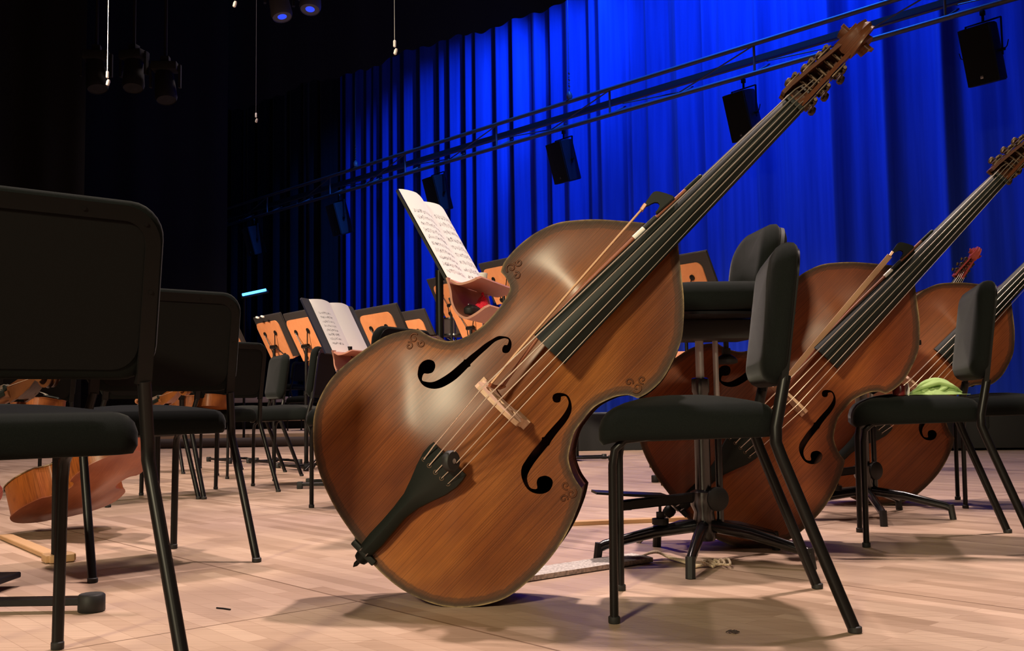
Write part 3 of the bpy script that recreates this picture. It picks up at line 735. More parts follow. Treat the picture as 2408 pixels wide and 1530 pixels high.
bow = thing('double_bass_bow', 'bow with a black frog tucked beside the fingerboard of the closest bass', 'bow', group='double bass bows')
build_bow(bow); pose(bow, PA, AA, GA)
bow2 = dup(bow, 'bow with broad pale hair tucked beside the second bass fingerboard'); pose(bow2, (.78, 3.358, -lowest(AA, GA, 1.009)), AA, GA, 1.009)
for ch in bow2.children:
    if ch.name.startswith('hair'):
        mb = MB(); mb.bar([(1.046, .067, .045), (.80, .0535, .075), (.60, .041, .100), (.517, .0335, .110)], .017, .003, (0, 0, 1)); nw = mb.build('hair', M['hair'], bow2); nw.location = ch.location; D.objects.remove(ch); break

# ------------------------------------------------------------------ cellos and violin (same family of shapes, own size and colour)
CG = 'cellos lying on their sides'
CM = dict(top_plate=M['top_c'], back_plate=M['back_cello'], ribs=M['rib_cello'], pegbox=M['violinwood'], scroll=M['violinwood'], neck=M['violinwood'])
CSK = ('machine_head', 'corner_carving')
def lay(o, tail, head, wdir, s):
    """pose by tail and scroll point; wdir is the way the front looks"""
    uu = (V(head) - V(tail)).normalized(); w_ = V(wdir); w_ = (w_ - uu * w_.dot(uu)).normalized(); v_ = w_.cross(uu)
    org = V(tail) + (uu * C0[0] + v_ * C0[1]) * s; m = Matrix.Identity(4)
    for i in range(3): m[i][0], m[i][1], m[i][2], m[i][3] = uu[i]*s, v_[i]*s, w_[i]*s, org[i]
    o.matrix_world = m; return o
c1 = dup(bass, 'cello lying face up with its pink brown back seen below the closest left chair', mats=CM, skip=CSK)
c1['category'] = 'cello'; c1['group'] = CG; c1.name = 'cello'
lay(c1, (-1.93, 4.20, .150), (-1.22, 3.66, .545), (-.36, .24, .9), .625)
c2 = dup(bass, 'cello at the left edge, only its large scroll in view above a chair seat', mats=dict(CM, back_plate=M['back_red']), skip=CSK)
c2['category'] = 'cello'; c2['group'] = CG; c2.name = 'cello'
for ch in c2.children:
    if ch.name.split('.')[0] in ('pegbox', 'scroll', 'neck'): ch.material_slots[0].material = M['headwood']
lay(c2, (-1.71, 2.62, .195), (-.99, 2.08, .545), (-.36, .24, .9), .625)
c3 = dup(bass, 'red cello on its side at the left edge, only its rounded end in view', mats=dict(CM, back_plate=M['back_red'], ribs=M['back_red']), skip=CSK)
c3['category'] = 'cello'; c3['group'] = CG; c3.name = 'cello'
lay(c3, (-2.44, 4.82, .226), (-3.30, 5.36, .255), (.53, .84, .04), .64)
vi = dup(bass, 'orange violin lying across the seat of the third left chair', mats=dict(top_plate=M['violinwood'], back_plate=M['violinwood'], ribs=M['violinwood'], pegbox=M['violinwood'], scroll=M['violinwood'], neck=M['violinwood']), skip=('machine_head', 'endpin', 'tail_wire', 'corner_carving'))
vi['category'] = 'violin'; vi['group'] = 'violins laid on chairs'; vi.name = 'violin'
lay(vi, (-1.57, 5.66, .545), (-2.07, 5.77, .54), (.1, .1, 1), .335)
vi2 = dup(vi, 'dark orange violin lying on the chair seen under the near left chair'); lay(vi2, (-2.7, 6.08, .545), (-3.2, 6.25, .54), (.1, .1, 1), .335)

# ------------------------------------------------------------------ stool for a bass player
def build_stool(t):
    """local: +y is the way the player faces"""
    mb = MB(); mb.pad(.43, .40, .17, [(.05, .735), (.012, .738), (0, .755), (0, .785), (.010, .806), (.03, .818)], .018,
                      lambda x, y, z: V((x, y, z + .020 * max(-y / .2, 0) ** 2)), 9); mb.build('seat', M['fabric'], t, ang=60)
    mb = MB(); mb.pad(.40, .37, .15, [(.03, .722), (.0, .726), (.0, .734), (.02, .736)], 0, None, 8); mb.build('seat_pan', M['gloss'], t, ang=40)
    mb = MB(); mb.box((0, -.02, .690), (.17, .27, .06), bev=.012); mb.box((0, -.20, .705), (.06, .16, .022), bev=.004); mb.build('mechanism', M['rubber'], t)
    O = V((0, -.205, .755)); U = V((0, -.16, .987)).normalized(); N = V((0, .987, .16)).normalized()
    f = lambda x, y, z: O + V((x, 0, 0)) + U * (y + .125) + N * z
    mb = MB(); mb.pad(.34, .26, .115, [(.04, .0), (.01, .0), (0, .012), (.004, .03), (.016, .048), (.04, .058)], .014, lambda x, y, z: f(x, y, z + 1.1 * x * x), 9); mb.build('backrest', M['fabric'], t, ang=60)
    mb = MB(); mb.pad(.325, .245, .11, [(.0, -.001), (.0, -.012), (.02, -.022), (.06, -.026)], 0, lambda x, y, z: f(x, y, z + 1.1 * x * x), 9); mb.build('back_shell', M['rubber'], t, ang=50)
    mb = MB(); mb.bar([(0, -.12, .70), (0, -.25, .70), (0, -.268, .72), (0, -.258, .82), (0, -.262, .93)], .05, .010, (0, 1, .3)); mb.build('back_bracket', M['metal'], t)
    mb = MB(); mb.tube([(.05, -.10, .69), (.05, -.10, .63)], .008, 10); mb.lathe([(.013, .02), (.014, 0), (.024, -.006), (.034, -.016), (.034, -.026), (.02, -.03)], (.05, -.10, .62), n=20); mb.build('tilt_knob', M['rubber'], t)
    mb = MB(); mb.cyl((0, 0, .53), (0, 0, .67), .0128, n=20); mb.build('piston', M['polished'], t)
    mb = MB(); mb.lathe([(.024, .145), (.024, .50), (.027, .505), (.027, .545), (.022, .548)], n=24); mb.build('column', M['gloss'], t)
    mb = MB(); mb.cyl((.0, -.05, .10), (.0, -.05, .37), .011, n=14); lt = mb.build('guide_tube', M['gloss'], t)
    mb = MB(); mb.cyl((.0, -.05, .37), (.0, -.05, .67), .0085, n=14); mb.build('guide_rod', M['polished'], t)
    mb = MB(); mb.lathe([(.030, .06), (.034, .07), (.034, .115), (.030, .145), (.040, .165), (.040, .205), (.026, .212)], n=20); mb.build('hub', M['gloss'], t)
    for k in range(5):
        a = R(ST_ROT + 72 * k); d = V((math.cos(a), math.sin(a), 0))
        mb = MB(); mb.bar([d * .02 + V((0, 0, .105)), d * .15 + V((0, 0, .088)), d * .30 + V((0, 0, .052)), d * .325 + V((0, 0, .040))], .030, .034, bev=.35, scale=[1.1, 1, .85, .75]); lg = mb.build('leg', M['gloss'], t, ang=50)
        mb = MB(); mb.bar([d * .318 + V((0, 0, .058)), d * .326 + V((0, 0, .0))], .026, .024, up=d, bev=.3); mb.build('foot_glide', M['rubber'], lg)
    # foot rest arm with plate and thumb screw
    mb = MB(); mb.bar([(0, .02, .190), (0, .235, .172)], .026, .030); mb.bar([(0, .225, .172), (0, .26, .170)], .03, .03)
    arm = mb.build('foot_arm', M['metal'], t)
    mb = MB(); mb.bar([(0, .12, .197), (0, .22, .203), (0, .335, .212)], .10, .008, scale=[1, 1, .9]); mb.build('foot_plate', M['metal'], arm)
    mb = MB(); mb.cyl((0, .135, .165), (0, .135, .125), .0045, n=10); mb.lathe([(.012, .03), (.012, .012), (.025, .011), (.025, -.006), (.02, -.008)], (0, .135, .118), n=18); mb.build('thumb_screw', M['rubber'], arm)
    mb = MB(); mb.lathe([(.012, 0), (.014, .014), (.034, .016), (.036, .024), (.036, .038), (.028, .044)], (0, -.025, .185), KN, 22); mb.build('clamp_knob', M['rubber'], t)
ST_ROT = -107 - 90 + 0; KN = (.86, -.5, 0)
SF = (-.99, -.10); srz = face_to(*SF)
def _loc(dx, dy): # world direction to stool-local
    c, s = math.cos(-srz), math.sin(-srz); return (c*dx - s*dy, s*dx + c*dy)
KN = (*_loc(.35, -.94), 0)
ST_ROT = math.degrees(math.atan2(*_loc(-.108, -.34)[::-1]))
st = thing('bass_stool', 'tall black stool with chrome piston between the first two double basses', 'stool', (.570, 3.11, 0), srz, 'tall stools for the bass players')
build_stool(st)
st2 = dup(st, 'tall black stool behind the second double bass, only its feet in view', (1.42, 4.18, 0), srz + R(10), skip=('backrest', 'back_shell', 'back_bracket'))

# ------------------------------------------------------------------ music stands
def build_base(t, hgt, bars=(-1, 1)):
    mb = MB(); mb.cyl((0, 0, .03), (0, 0, hgt * .62), .0165, n=16); mb.build('pole', M['metal'], t)
    mb = MB(); mb.cyl((0, 0, hgt * .60), (0, 0, hgt), .0125, n=14); mb.lathe([(.0165, 0), (.02, .002), (.02, .03), (.0165, .032)], (0, 0, hgt * .60), n=16); mb.build('inner_pole', M['metal'], t)
    mb = MB()
    for s in bars: mb.bar([(-.25, s*.12, .026), (.25, s*.12, .026)], .026, .018)
    mb.bar([(0, -.13, .030), (0, .13, .030)], .05, .016)
    b = mb.build('base', M['metal'], t)
    for s in bars:
        for e in (-1, 1): mb = MB(); mb.lathe([(.019, 0), (.021, .003), (.021, .038), (.018, .042)], (e*.258, s*.12, 0), n=14); mb.build('base_cap', M['rubber'], b)
def build_stand(t, hgt, lean=R(26)):
    """local: -y is the way the back of the desk looks; the desk leans towards -y at its top"""
    build_base(t, hgt)
    U = V((0, -math.sin(lean), math.cos(lean))); N = V((0, -math.cos(lean), -math.sin(lean)))
    O = V((0, .075, hgt - .105))
    f = lambda x, y, z: O + V((x, 0, 0)) + U * y + N * z
    # desk of plywood with rounded upper corners
    w, h, r = .46, .35, .055; pl = [(w/2 - .01, 0)]
    for i in range(7): a = R(90*i/6); pl.append((w/2 - r + r*math.cos(a), h - r + r*math.sin(a)))
    for i in range(7): a = R(90 + 90*i/6); pl.append((-w/2 + r + r*math.cos(a), h - r + r*math.sin(a)))
    pl.append((-w/2 + .01, 0))
    mb = MB(); mb.poly(pl, .008, lambda x, y, z: f(x, y, z - .008)); mb.build('desk', M['ply'], t, ang=30)
    mb = MB(); mb.bar([f(-w/2 + .012, .0, -.03), f(w/2 - .012, .0, -.03)], .006, .06, up=N); mb.build('ledge', M['ply'], t)
    mb = MB(); hub = V((0, -.004, hgt)); 
    mb.bar([V((-.05, -.006, hgt)), V((.05, -.006, hgt))], .03, .034, bev=.3)
    for x, y in ((-.11, .245), (.11, .245), (-.115, .035), (.115, .035)):
        p = f(x, y, .004)
        mb.lathe([(.022, -.002), (.022, .004), (.012, .009)], p, N, 14)
        mb.tube([p + N * .006, hub + V((.045 * (1 if x > 0 else -1), -.008, 0))], .0042, 8)
    mb.build('bracket', M['metal'], t)
    return f
def build_folder(t, w, h, dx, dy):
    mb = MB(); mb.box((dx, 0, dy), (w, .010, h), bev=.002); mb.box((dx + .003, -.008, dy), (w - .01, .006, h - .01), bev=.002); return mb.build('cover', M['folder'], t, ang=30)
SG = 'plywood music stands seen from behind'; FG = 'black folders on the music stands'
SN = V((-.809, -.588))   # the way their backs look
srot = math.atan2(.809, .588) * -1
stand0 = None
def music_stand(x, y, zb, label, folder=None, tilt=0.):
    """x, y plan position of the pole, zb height of the lower desk edge"""
    global stand0
    hgt = zb + .105; x -= .051; y -= .037
    t = thing('music_stand', label, 'music stand', (x, y, 0), srot + tilt, SG); build_stand(t, hgt)
    if folder:
        w, h, dx, dy, lab = folder; lean = R(26)
        fo = thing('music_folder', lab, 'folder', (0, 0, 0), 0, FG)
        build_folder(fo, w, h, 0, h/2)
        # standing on the ledge, leaning on the front of the desk
        U = V((0, -math.sin(lean), math.cos(lean))); N = V((0, -math.cos(lean), -math.sin(lean)))
        lp = V((dx, .075, zb)) + U * dy - N * .018
        fo.matrix_world = Matrix.Translation((x, y, 0)) @ Matrix.Rotation(srot + tilt, 4, 'Z') @ Matrix.Translation(lp) @ Matrix.Rotation(lean, 4, 'X')
    return t
music_stand(-2.44, 9.12, .85, 'leftmost plywood music stand, mostly hidden by chair backs', (.56, .40, .02, .01, 'black folder on the leftmost plywood stand'))
music_stand(-1.985, 8.75, .885, 'plywood music stand second from the left, right below the small blue light', (.58, .395, .045, .012, 'black folder with white clips on the second plywood stand from left'))
music_stand(-1.555, 7.98, .842, 'plywood music stand just left of the lower white music sheet', (.58, .395, .05, .012, 'black folder on the plywood stand just left of the lower sheet'))
music_stand(-.86, 7.24, .805, 'plywood music stand just right of the lower white music sheet', (.62, .385, .03, .012, 'wide black folder on the plywood stand right of the lower sheet'))
music_stand(-.80, 9.0, .90, 'plywood music stand between the one right of the lower sheet and the tall pole', (.60, .42, .02, .012, 'black folder on the stand left of the tall pole'))
music_stand(-.30, 8.72, 1.02, 'plywood music stand just right of the tall pole, low in front of another', (.54, .40, .06, .012, 'black folder on the stand just right of the tall pole'))
music_stand(-.56, 10.3, 1.37, 'plywood music stand behind the tall pole, highest of them', (.62, .42, .0, .012, 'black folder on the highest plywood stand behind the tall pole'))
music_stand(-.02, 9.3, 1.40, 'plywood music stand barely showing beside the left shoulder of the closest bass', (.54, .40, .0, .012, 'black folder beside the left shoulder of the closest bass'))
music_stand(1.30, 7.35, 1.13, 'plywood music stand behind the bass stool seat', (.56, .41, .03, .012, 'black folder on the stand behind the bass stool'))
mb = MB(); cl = thing('paper_clip', 'pair of white page clips on the folder second from the left', 'clip', (-2.10, 8.60, 1.238), srot)
for dx in (-.06, .05): mb.box((dx, -.03, .0), (.05, .016, .014), Matrix.Rotation(R(12), 3, 'Y'), .003)
mb.build('clip_body', M['white'], cl)

# base of a stand whose pole stands outside the frame
t = thing('music_stand', 'black music stand at the left edge, only one base bar in view', 'music stand', (-1.402, 2.661, 0), 0); build_base(t, .6, (-1,)); t.scale = (1.5, 1.5, 1)
f_ = None
mb = MB(); mb.box((0, 0, .69), (.5, .02, .24), Matrix.Rotation(R(-12), 3, 'X'), .006); mb.build('desk', M['metal'], t)
for x, y, rz, lab in ((1.10, 6.0, 5, 'black music stand base with square feet, behind the second bass'), (.52, 8.5, 8, 'black music stand base far behind the closest bass, near the platform')):
    t = thing('music_stand', lab, 'music stand', (x, y, 0), R(rz)); build_base(t, .62)
    mb = MB(); mb.box((0, .02, .70), (.46, .012, .16), Matrix.Rotation(R(-30), 3, 'X'), .004); mb.build('desk', M['ply'], t)

# two player stands with sheet music and plywood pockets
def sheet_stand(BL, yaw, lean, w, h, pole, label, sheet_label, tall):
    W_ = V((math.cos(yaw), math.sin(yaw), 0)); Nn = V((-math.sin(yaw), math.cos(yaw), 0))
    U = V((0, 0, math.cos(lean))) + Nn * math.sin(lean); F = (W_.cross(U)).normalized()   # towards the player
    B = V(BL); g = V((pole[0], pole[1], 0))
    t = thing('music_stand', label, 'music stand', g, 0, 'music stands of the bass players')
    inv = Matrix.Translation(-g)
    L = lambda p: p - g
    def q(x, y, z): return L(B + W_ * x + U * y + F * z)
    ph = B.z + .02
    mb = MB(); mb.cyl((0, 0, .02), (0, 0, ph * .68), .0195, n=18); mb.build('pole', M['metal'], t)
    mb = MB(); mb.cyl((0, 0, ph * .66), (0, 0, ph + .03), .014, n=16); mb.lathe([(.020, 0), (.024, .003), (.024, .035), (.02, .038)], (0, 0, ph * .66), n=16); mb.build('inner_pole', M['metal'], t)
    mb = MB()
    for s in (-1, 1): mb.bar([V((-.27, s*.13, .026)), V((.27, s*.13, .026))], .028, .020)
    mb.bar([V((0, -.14, .032)), V((0, .14, .032))], .05, .018); b = mb.build('base', M['metal'], t)
    for s in (-1, 1):
        for e in (-1, 1): mb = MB(); mb.box((e*.275, s*.13, .021), (.032, .032, .042), bev=.005); mb.build('base_cap', M['rubber'], b)
    mb = MB(); mb.bar([V((0, 0, ph)), q(w*.35, .05, -.03), q(w*.5, .12, -.018)], .03, .02); mb.build('bracket', M['metal'], t)
    el, er = (.0, .0) if tall else (.085, .075)
    mb = MB(); mb.poly([(-el, .0), (w + er, .0), (w + er, h), (w + er - .01, h + .01), (-el + .01, h + .01), (-el, h)], .010, lambda x, y, z: q(x, y, z - .016)); mb.build('desk', M['folder_blue' if not tall else 'metal'], t, ang=30)
    # bent plywood pockets below the desk: upper lip and lower tray
    H = V((F.x, F.y, 0)).normalized()   # horizontal, towards the player
    Z = V((0, 0, 1)); o = B - g + V((0, 0, -.004 if tall else .0))
    prof = [o + U*.02 - F*.004, o - Z*.03 + H*.0, o - Z*.075 + H*.006, o - Z*.115 + H*.026, o - Z*.135 + H*.06, o - Z*.126 + H*.09, o - Z*.108 + H*.12, o - Z*.09 + H*.145]
    sec = [V(p[:]) for p in crom([p[:] for p in prof], 4)]
    mb = MB(); x0, x1 = -.012, w - (.05 if tall else -.02)
    def strip(sec, th, m, nm, cut=.0):
        mb = MB(); rings = []
        for i, p in enumerate(sec):
            tt = (sec[min(i+1, len(sec)-1)] - sec[max(i-1, 0)]).normalized(); nn = tt.cross(W_).normalized()
            a = cut * max(0, (i - len(sec) + 3) / 3)
            rings.append([p + W_*(x0 + a), p + W_*(x1 - a), p + W_*(x1 - a) + nn*th, p + W_*(x0 + a) + nn*th])
        mb.loft(rings); return mb.build(nm, m, t, ang=40)
    strip(sec, .008, M['ply_pink'], 'lower_tray', .03)
    up = [o + U*.004 + H*.004, o - Z*.012 + H*.03, o - Z*.010 + H*.06, o - Z*.0 + H*.095, o + Z*.012 + H*.115]
    strip([V(p[:]) for p in crom([p[:] for p in up], 4)], .008, M['ply_pink'], 'upper_lip', .03)
    # sheet music: two facing pages, top edge curling
    s = thing('sheet_music', sheet_label, 'sheet music', g, 0, 'open sheet music on the bass stands')
    for k in range(2):
        mb = MB(); n = 12; grid = []
        xa, xb = (.0, w/2) if k == 0 else (w/2, w)
        for j in range(n + 1):
            row = []
            for i in range(n + 1):
                x = (xb - xa) * i / n; y = h * j / n; e = x / (xb - xa)
                bulge = .014 * math.sin(PI * e) ** .8 + .006 * (1 - abs(2*e - 1))
                row.append(V((x, y, bulge * (.5 + .5 * j / n) + .003)))
            grid.append(mb.verts(row))
        for a, b in zip(grid, grid[1:]): mb.bridge(a, b, False)
        r_ = bmesh.ops.extrude_face_region(mb.bm, geom=list(mb.bm.faces))
        for vv in r_['geom']:
            if isinstance(vv, bmesh.types.BMVert): vv.co.z -= .0015
        pm = notation_material(.022, (xb - xa) - .02, .03, h - (.075 if k == 0 else .05), 10 if k == 0 else 9, 3.3 * k + tall) if tall else notation_material(.03, .16, .05, h - .08, 8, 7.7) if k == 0 else M['paper']
        pg = mb.build('page', pm, s, ang=60)
        mm = Matrix.Identity(4); org = q(xa, .004, -.004)
        for i in range(3): mm[i][0], mm[i][1], mm[i][2], mm[i][3] = W_[i], U[i], F[i], org[i]
        pg.matrix_local = mm
    return t, q, B, W_, U, F, H
ST1 = sheet_stand((-.218, 3.62, .917), R(74), R(29), .50, .395, (-.262, 3.70), 'tall black music stand with plywood pockets behind the closest bass', 'white sheet music on the tall stand, notes clearly printed', 1)
ST2 = sheet_stand((-1.04, 5.945, .786), R(71.5), R(26.7), .49, .36, (-.98, 6.15), 'lower music stand with dark blue desk and plywood pockets', 'blank looking white sheet music on the lower stand at left', 0)
# things in the trays
_, q, B, W_, U_, F_, H_ = ST1
pr = B - V((0, 0, .112)) + H_ * .07 + W_ * .16
rc = thing('red_cloth', 'small crumpled red cloth in the tray of the tall stand', 'cloth', pr)
mb = MB(); rings = []
for j in range(8):
    a = j / 7; rings.append([V((.026 * math.sin(PI*min(a+.12, 1)) * (1 + .25*math.sin(3*k + j)) * math.cos(2*PI*k/14) + .004*math.sin(5*k), .03 * math.sin(PI*min(a+.12, 1)) * (1 + .2*math.cos(2*k+j)) * math.sin(2*PI*k/14), .085*a)) for k in range(14)])
mb.loft(rings); mb.build('folds', M['redcloth'], rc, ang=60)
pb2 = B - V((0, 0, .116)) + H_ * .06 + W_ * .07
ba = thing('accessory_pouch', 'dark pouch lying in the tray of the tall stand', 'pouch', pb2, R(70))
mb = MB(); mb.pad(.10, .04, .018, [(.004, 0), (0, .006), (0, .02), (.008, .028)], .006); mb.build('body', M['rubber'], ba); mb = MB(); mb.tube([(-.04, 0, .034), (.04, 0, .034)], .002, 6); mb.build('zip', M['steel'], ba)
_, q, B, W_, U_, F_, H_ = ST2
for k, (dz, lab) in enumerate(((0., 'black pen lying in the tray of the lower stand'), (.0, 'silver pen lying in the tray of the lower stand'))):
    pp = B - V((0, 0, .118)) + H_ * (.045 + .03*k) + W_ * .02
    pe = thing('pen', lab, 'pen', pp); a = -W_ * .07 + V((0, 0, .012 + .01*k)); b_ = W_ * .07 + V((0, 0, .012))
    mb = MB(); mb.cyl(a, b_, .005, n=10); mb.build('barrel', M['rubber'] if k == 0 else M['steel'], pe); mb = MB(); mb.cyl(a, a + (a - b_).normalized() * .018, .0045, .001, n=10); mb.build('tip', M['steel'], pe)

# ------------------------------------------------------------------ small things near the basses
# green cloth and rosin on the second right chair
gc = thing('green_cloth', 'crumpled lime green cloth on the seat of the second right chair', 'cloth', (1.40, 3.40, .4835), R(-12))
from mathutils import noise as mnoise
mb = MB(); nx, ny = 72, 54; rows = []
for j in range(ny + 1):
    row = []
    for i in range(nx + 1):
        x = (i/nx - .5) * .190; y = (j/ny - .5) * .15; r2 = (2*x/.190)**2 + (2*y/.15)**2
        e = max(0, 1 - r2 * (1.2 + .2 * math.sin(5 * math.atan2(y, x) + 1)))**.7
        q = V((x * 19, y * 22, .3)); wv = mnoise.noise_vector(q * .9) * .6
        rd = 1 - abs(mnoise.noise(q + wv)) * 2.2; rd2 = 1 - abs(mnoise.noise(q * 2.1 + V((4, 1, 2)) + wv)) * 2.
        z = e * (.014 + .012 * max(rd, 0)**1.5 + .004 * max(rd2, 0)**2 + .014 * (1 - r2)) + .002 + .004 * max(mnoise.noise(q * .7), 0)
        row.append(V((x + wv.x * .012, y + wv.y * .012, max(z, .002))))
    rows.append(mb.verts(row))
for a, b in zip(rows, rows[1:]): mb.bridge(a, b, False)
r_ = bmesh.ops.extrude_face_region(mb.bm, geom=list(mb.bm.faces))
for vv in r_['geom']:
    if isinstance(vv, bmesh.types.BMVert): vv.co.z += .0015
for pth, r0 in (([(-.07, -.02, .012), (-.03, -.035, .030), (.01, -.025, .040), (.05, -.03, .028), (.078, -.01, .010)], .011),
                ([(-.045, -.045, .010), (-.02, -.02, .034), (-.015, .015, .042), (.02, .03, .032), (.06, .02, .014)], .010),
                ([(-.06, .01, .014), (-.035, .0, .036), (.0, -.01, .046), (.035, -.005, .040), (.06, -.03, .012)], .012),
                ([(.0, -.05, .010), (.02, -.04, .022), (.03, -.02, .036), (.015, .0, .046)], .009)):
    P_ = [V(p_) for p_ in crom(pth, 7)]; n_ = len(P_)
    mb.sweep(P_, [(1.5 * r0 * math.cos(a_), r0 * math.sin(a_) * (1 + .25 * math.cos(3 * a_))) for a_ in [2*PI*k/14 for k in range(14)]], scale=[.35 + .65 * math.sin(PI * min(max(i/(n_-1), .08), .92)) for i in range(n_)])
mb.build('folded_cloth', M['green'], gc, ang=80)
ro = thing('rosin_cake', 'dark red rosin cake beside the green cloth', 'rosin', (1.268, 3.36, .484))
mb = MB(); mb.lathe([(.018, 0), (.021, .003), (.021, .030), (.019, .034), (.002, .035)], n=24); mb.build('cake', M['rosin'], ro)
mb = MB(); mb.bar([(.026, 0, .0), (.029, 0, .02), (.027, .004, .040)], .004, .024, up=(0, 1, 0)); mb.build('paper_wrap', M['white'], ro)

# grey knitted strap with cord ends between the closest bass and the stool
sp = thing('knitted_strap', 'grey knitted strap with loose cord ends on the floor under the stool', 'strap', (.2, 2.95, 0))
M['knit'] = (lambda m: m)(fabric('grey_knit', (.52, .48, .44), k=120))
mb = MB(); a = V((-.30, -.20, .012)); b = V((.175, .18, .012)); d = (b - a).normalized(); nrm = V((-d.y, d.x, 0)); rings = []
for i in range(60):
    e = i / 59; c = a + (b - a) * e; wv = .002 * math.sin(i * 1.7); hw = .054 + .0012 * (i % 2)
    rings.append([c + nrm*hw + V((0, 0, wv*.3 - .010)), c + nrm*hw + V((0, 0, .003 + wv*.4)), c + nrm*.03 + V((0, 0, .006 + .0015*(i % 2))), c + V((0, 0, .0055)), c - nrm*.03 + V((0, 0, .006 + .0015*((i+1) % 2))), c - nrm*hw + V((0, 0, .003)), c - nrm*hw + V((0, 0, -.010))])
mb.loft(rings); mb.build('band', M['knit'], sp, ang=60)
mb = MB()
for k in range(5):
    o_ = .006 * (k - 2); rr = np.random.RandomState(k)
    pts = [b + V((o_*.5, o_*.5, .0)), b + V((.05, .01 + o_, .012)), V((.26, .19 + o_*2, .010)), V((.30, .10 + o_*2, .006)), V((.315 + o_, .03 + o_, .005)), V((.345 + o_*2, .02 + .01*k, .006)), V((.36 + .012*k, .05 - .012*k, .012)), V((.335 + .02*k, .03 + .008*k, .02)), V((.375 + o_, .015*k, .006))]
    mb.tube([V(p) for p in crom([p[:] for p in pts], 6)], .0035, 7)
mb.build('cord', M['rope'], sp)
bd1 = thing('endpin_board', 'long thin wooden board lying on the floor behind the stool', 'board', (.49, 4.10, 0), R(12))
mb = MB(); mb.box((0, 0, .008), (.66, .05, .016), bev=.002); mb.build('board', M['clear'], bd1)
bd2 = thing('endpin_board', 'short wooden board by a stand base, behind the second bass', 'board', (.92, 6.15, 0), R(3))
mb = MB(); mb.box((0, 0, .012), (.16, .06, .024), bev=.002); mb.build('board', M['clear'], bd2)
# wooden cello endpin stop looped round a chair foot
es = thing('endpin_stop', 'pale wooden endpin stop looped round the foot of the second left chair', 'endpin stop', (-1.454, 3.293, 0))
dd = (V((-1.95, 3.93, 0)) - V((-1.454, 3.293, 0))); L_ = dd.length; dd.normalize(); nn = V((-dd.y, dd.x, 0))
mb = MB(); mb.bar([dd*.045 + V((0, 0, .010)), dd*(L_ - .05) + V((0, 0, .010))], .045, .016); mb.build('bar', M['clear'], es)
mb = MB()
for s in (-1, 1): mb.box(nn*s*.032 + V((0, 0, .014)), (.028, .06, .024), Matrix.Rotation(math.atan2(nn.y, nn.x), 3, 'Z'), .006)
for s in (-1, 1): mb.box(dd*s*.034 + V((0, 0, .014)), (.075, .024, .024), Matrix.Rotation(math.atan2(nn.y, nn.x), 3, 'Z'), .006)
mb.build('loop', M['clear'], es)
sv = thing('wood_splinter', 'thin dark splinter lying on the floor, right of the closest left chair', 'splinter', (-.70, 2.48, 0), R(-30))
mb = MB(); mb.tube([(-.022, 0, .002), (.0, .002, .002), (.024, 0, .002)], .0018, 6); mb.build('sliver', M['rubber'], sv)
fz = thing('lint', 'small brown tuft of lint on the floor under the near right chair', 'lint', (.445, 2.145, 0))
mb = MB()
for k in range(9):
    a = k * 2.4; mb.tube([(0, 0, .003), (.008*math.cos(a), .006*math.sin(a), .006), (.014*math.cos(a + .7), .010*math.sin(a + .7), .003)], .0012, 5)
mb.build('fibres', M['roll'], fz)

# ------------------------------------------------------------------ wind instruments in the background
bs = thing('bassoon', 'dark red bassoon with a white bell ring standing behind the tall stand', 'bassoon', (-.16, 5.7, 0))
d = V((.10, .05, 1)).normalized(); tp_ = V((-.005, 0, 1.21))
def bp(z, o=0.): return tp_ + V((.105, .05, 0)) * ((1.21 - z)) * .55 + V((o, 0, z - 1.21))
mb = MB(); mb.tube([bp(.22), bp(.60), bp(1.0), bp(1.17)], .019, 16, [1.3, 1.1, .95, 1.0]); mb.build('long_joint', M['bassoonwood'], bs)
mb = MB(); mb.tube([bp(.22, .05), bp(.80, .045)], .016, 14); mb.build('wing_joint', M['bassoonwood'], bs)
mb = MB(); mb.lathe([(.019, 0), (.026, .02), (.028, .045), (.022, .047)], bp(1.165), (.05, .02, 1), 18); mb.build('bell_ring', M['white'], bs)
for z in (.35, .45, .55, .7, .84, .92, .99, 1.05): mb = MB(); mb.lathe([(.004, 0), (.010, .002), (.010, .006), (.003, .008)], bp(z) + V((.004, -.022, 0)), (0, -1, 0), 12); mb.build('key', M['chrome'], bs); mb = MB(); mb.tube([bp(z) + V((-.014, -.018, -.03)), bp(z) + V((-.014, -.02, .03))], .0025, 6); mb.build('key_rod', M['chrome'], bs)
for z in (.6, .95): mb = MB(); mb.lathe([(.0215, 0), (.0225, .004), (.0225, .03), (.0215, .034)], bp(z), (0, 0, 1), 16); mb.build('joint_ring', M['chrome'], bs)
mb = MB()
for k in range(3): a = R(120*k + 20); mb.tube([bp(.20) , bp(.20) + V((.14*math.cos(a), .14*math.sin(a), -.19))], .007, 8)
mb.lathe([(.03, -.02), (.034, .0), (.034, .05), (.026, .05)], bp(.22) + V((.022, 0, -.01)), n=16); mb.build('floor_stand', M['metal'], bs)
hn = thing('french_horn', 'small brass horn on a stand below the plywood desks at left', 'horn', (-1.475, 7.7, 0))
mb = MB(); mb.lathe([(.008, -.11), (.012, -.07), (.022, -.035), (.042, -.010), (.058, .0), (.060, .003), (.057, .0), (.040, -.014), (.018, -.040)], (0, -.04, .79), (.45, -.85, .2), 28); mb.build('bell', M['gold'], hn)
for r_, dz in ((.062, 0), (.046, .012)): mb = MB(); mb.tube([(.02 + r_*math.cos(2*PI*k/24), .05 + dz, .77 + r_*math.sin(2*PI*k/24)) for k in range(25)], .006, 8, up=(0, 1, 0)); mb.build('tubing', M['gold'], hn)
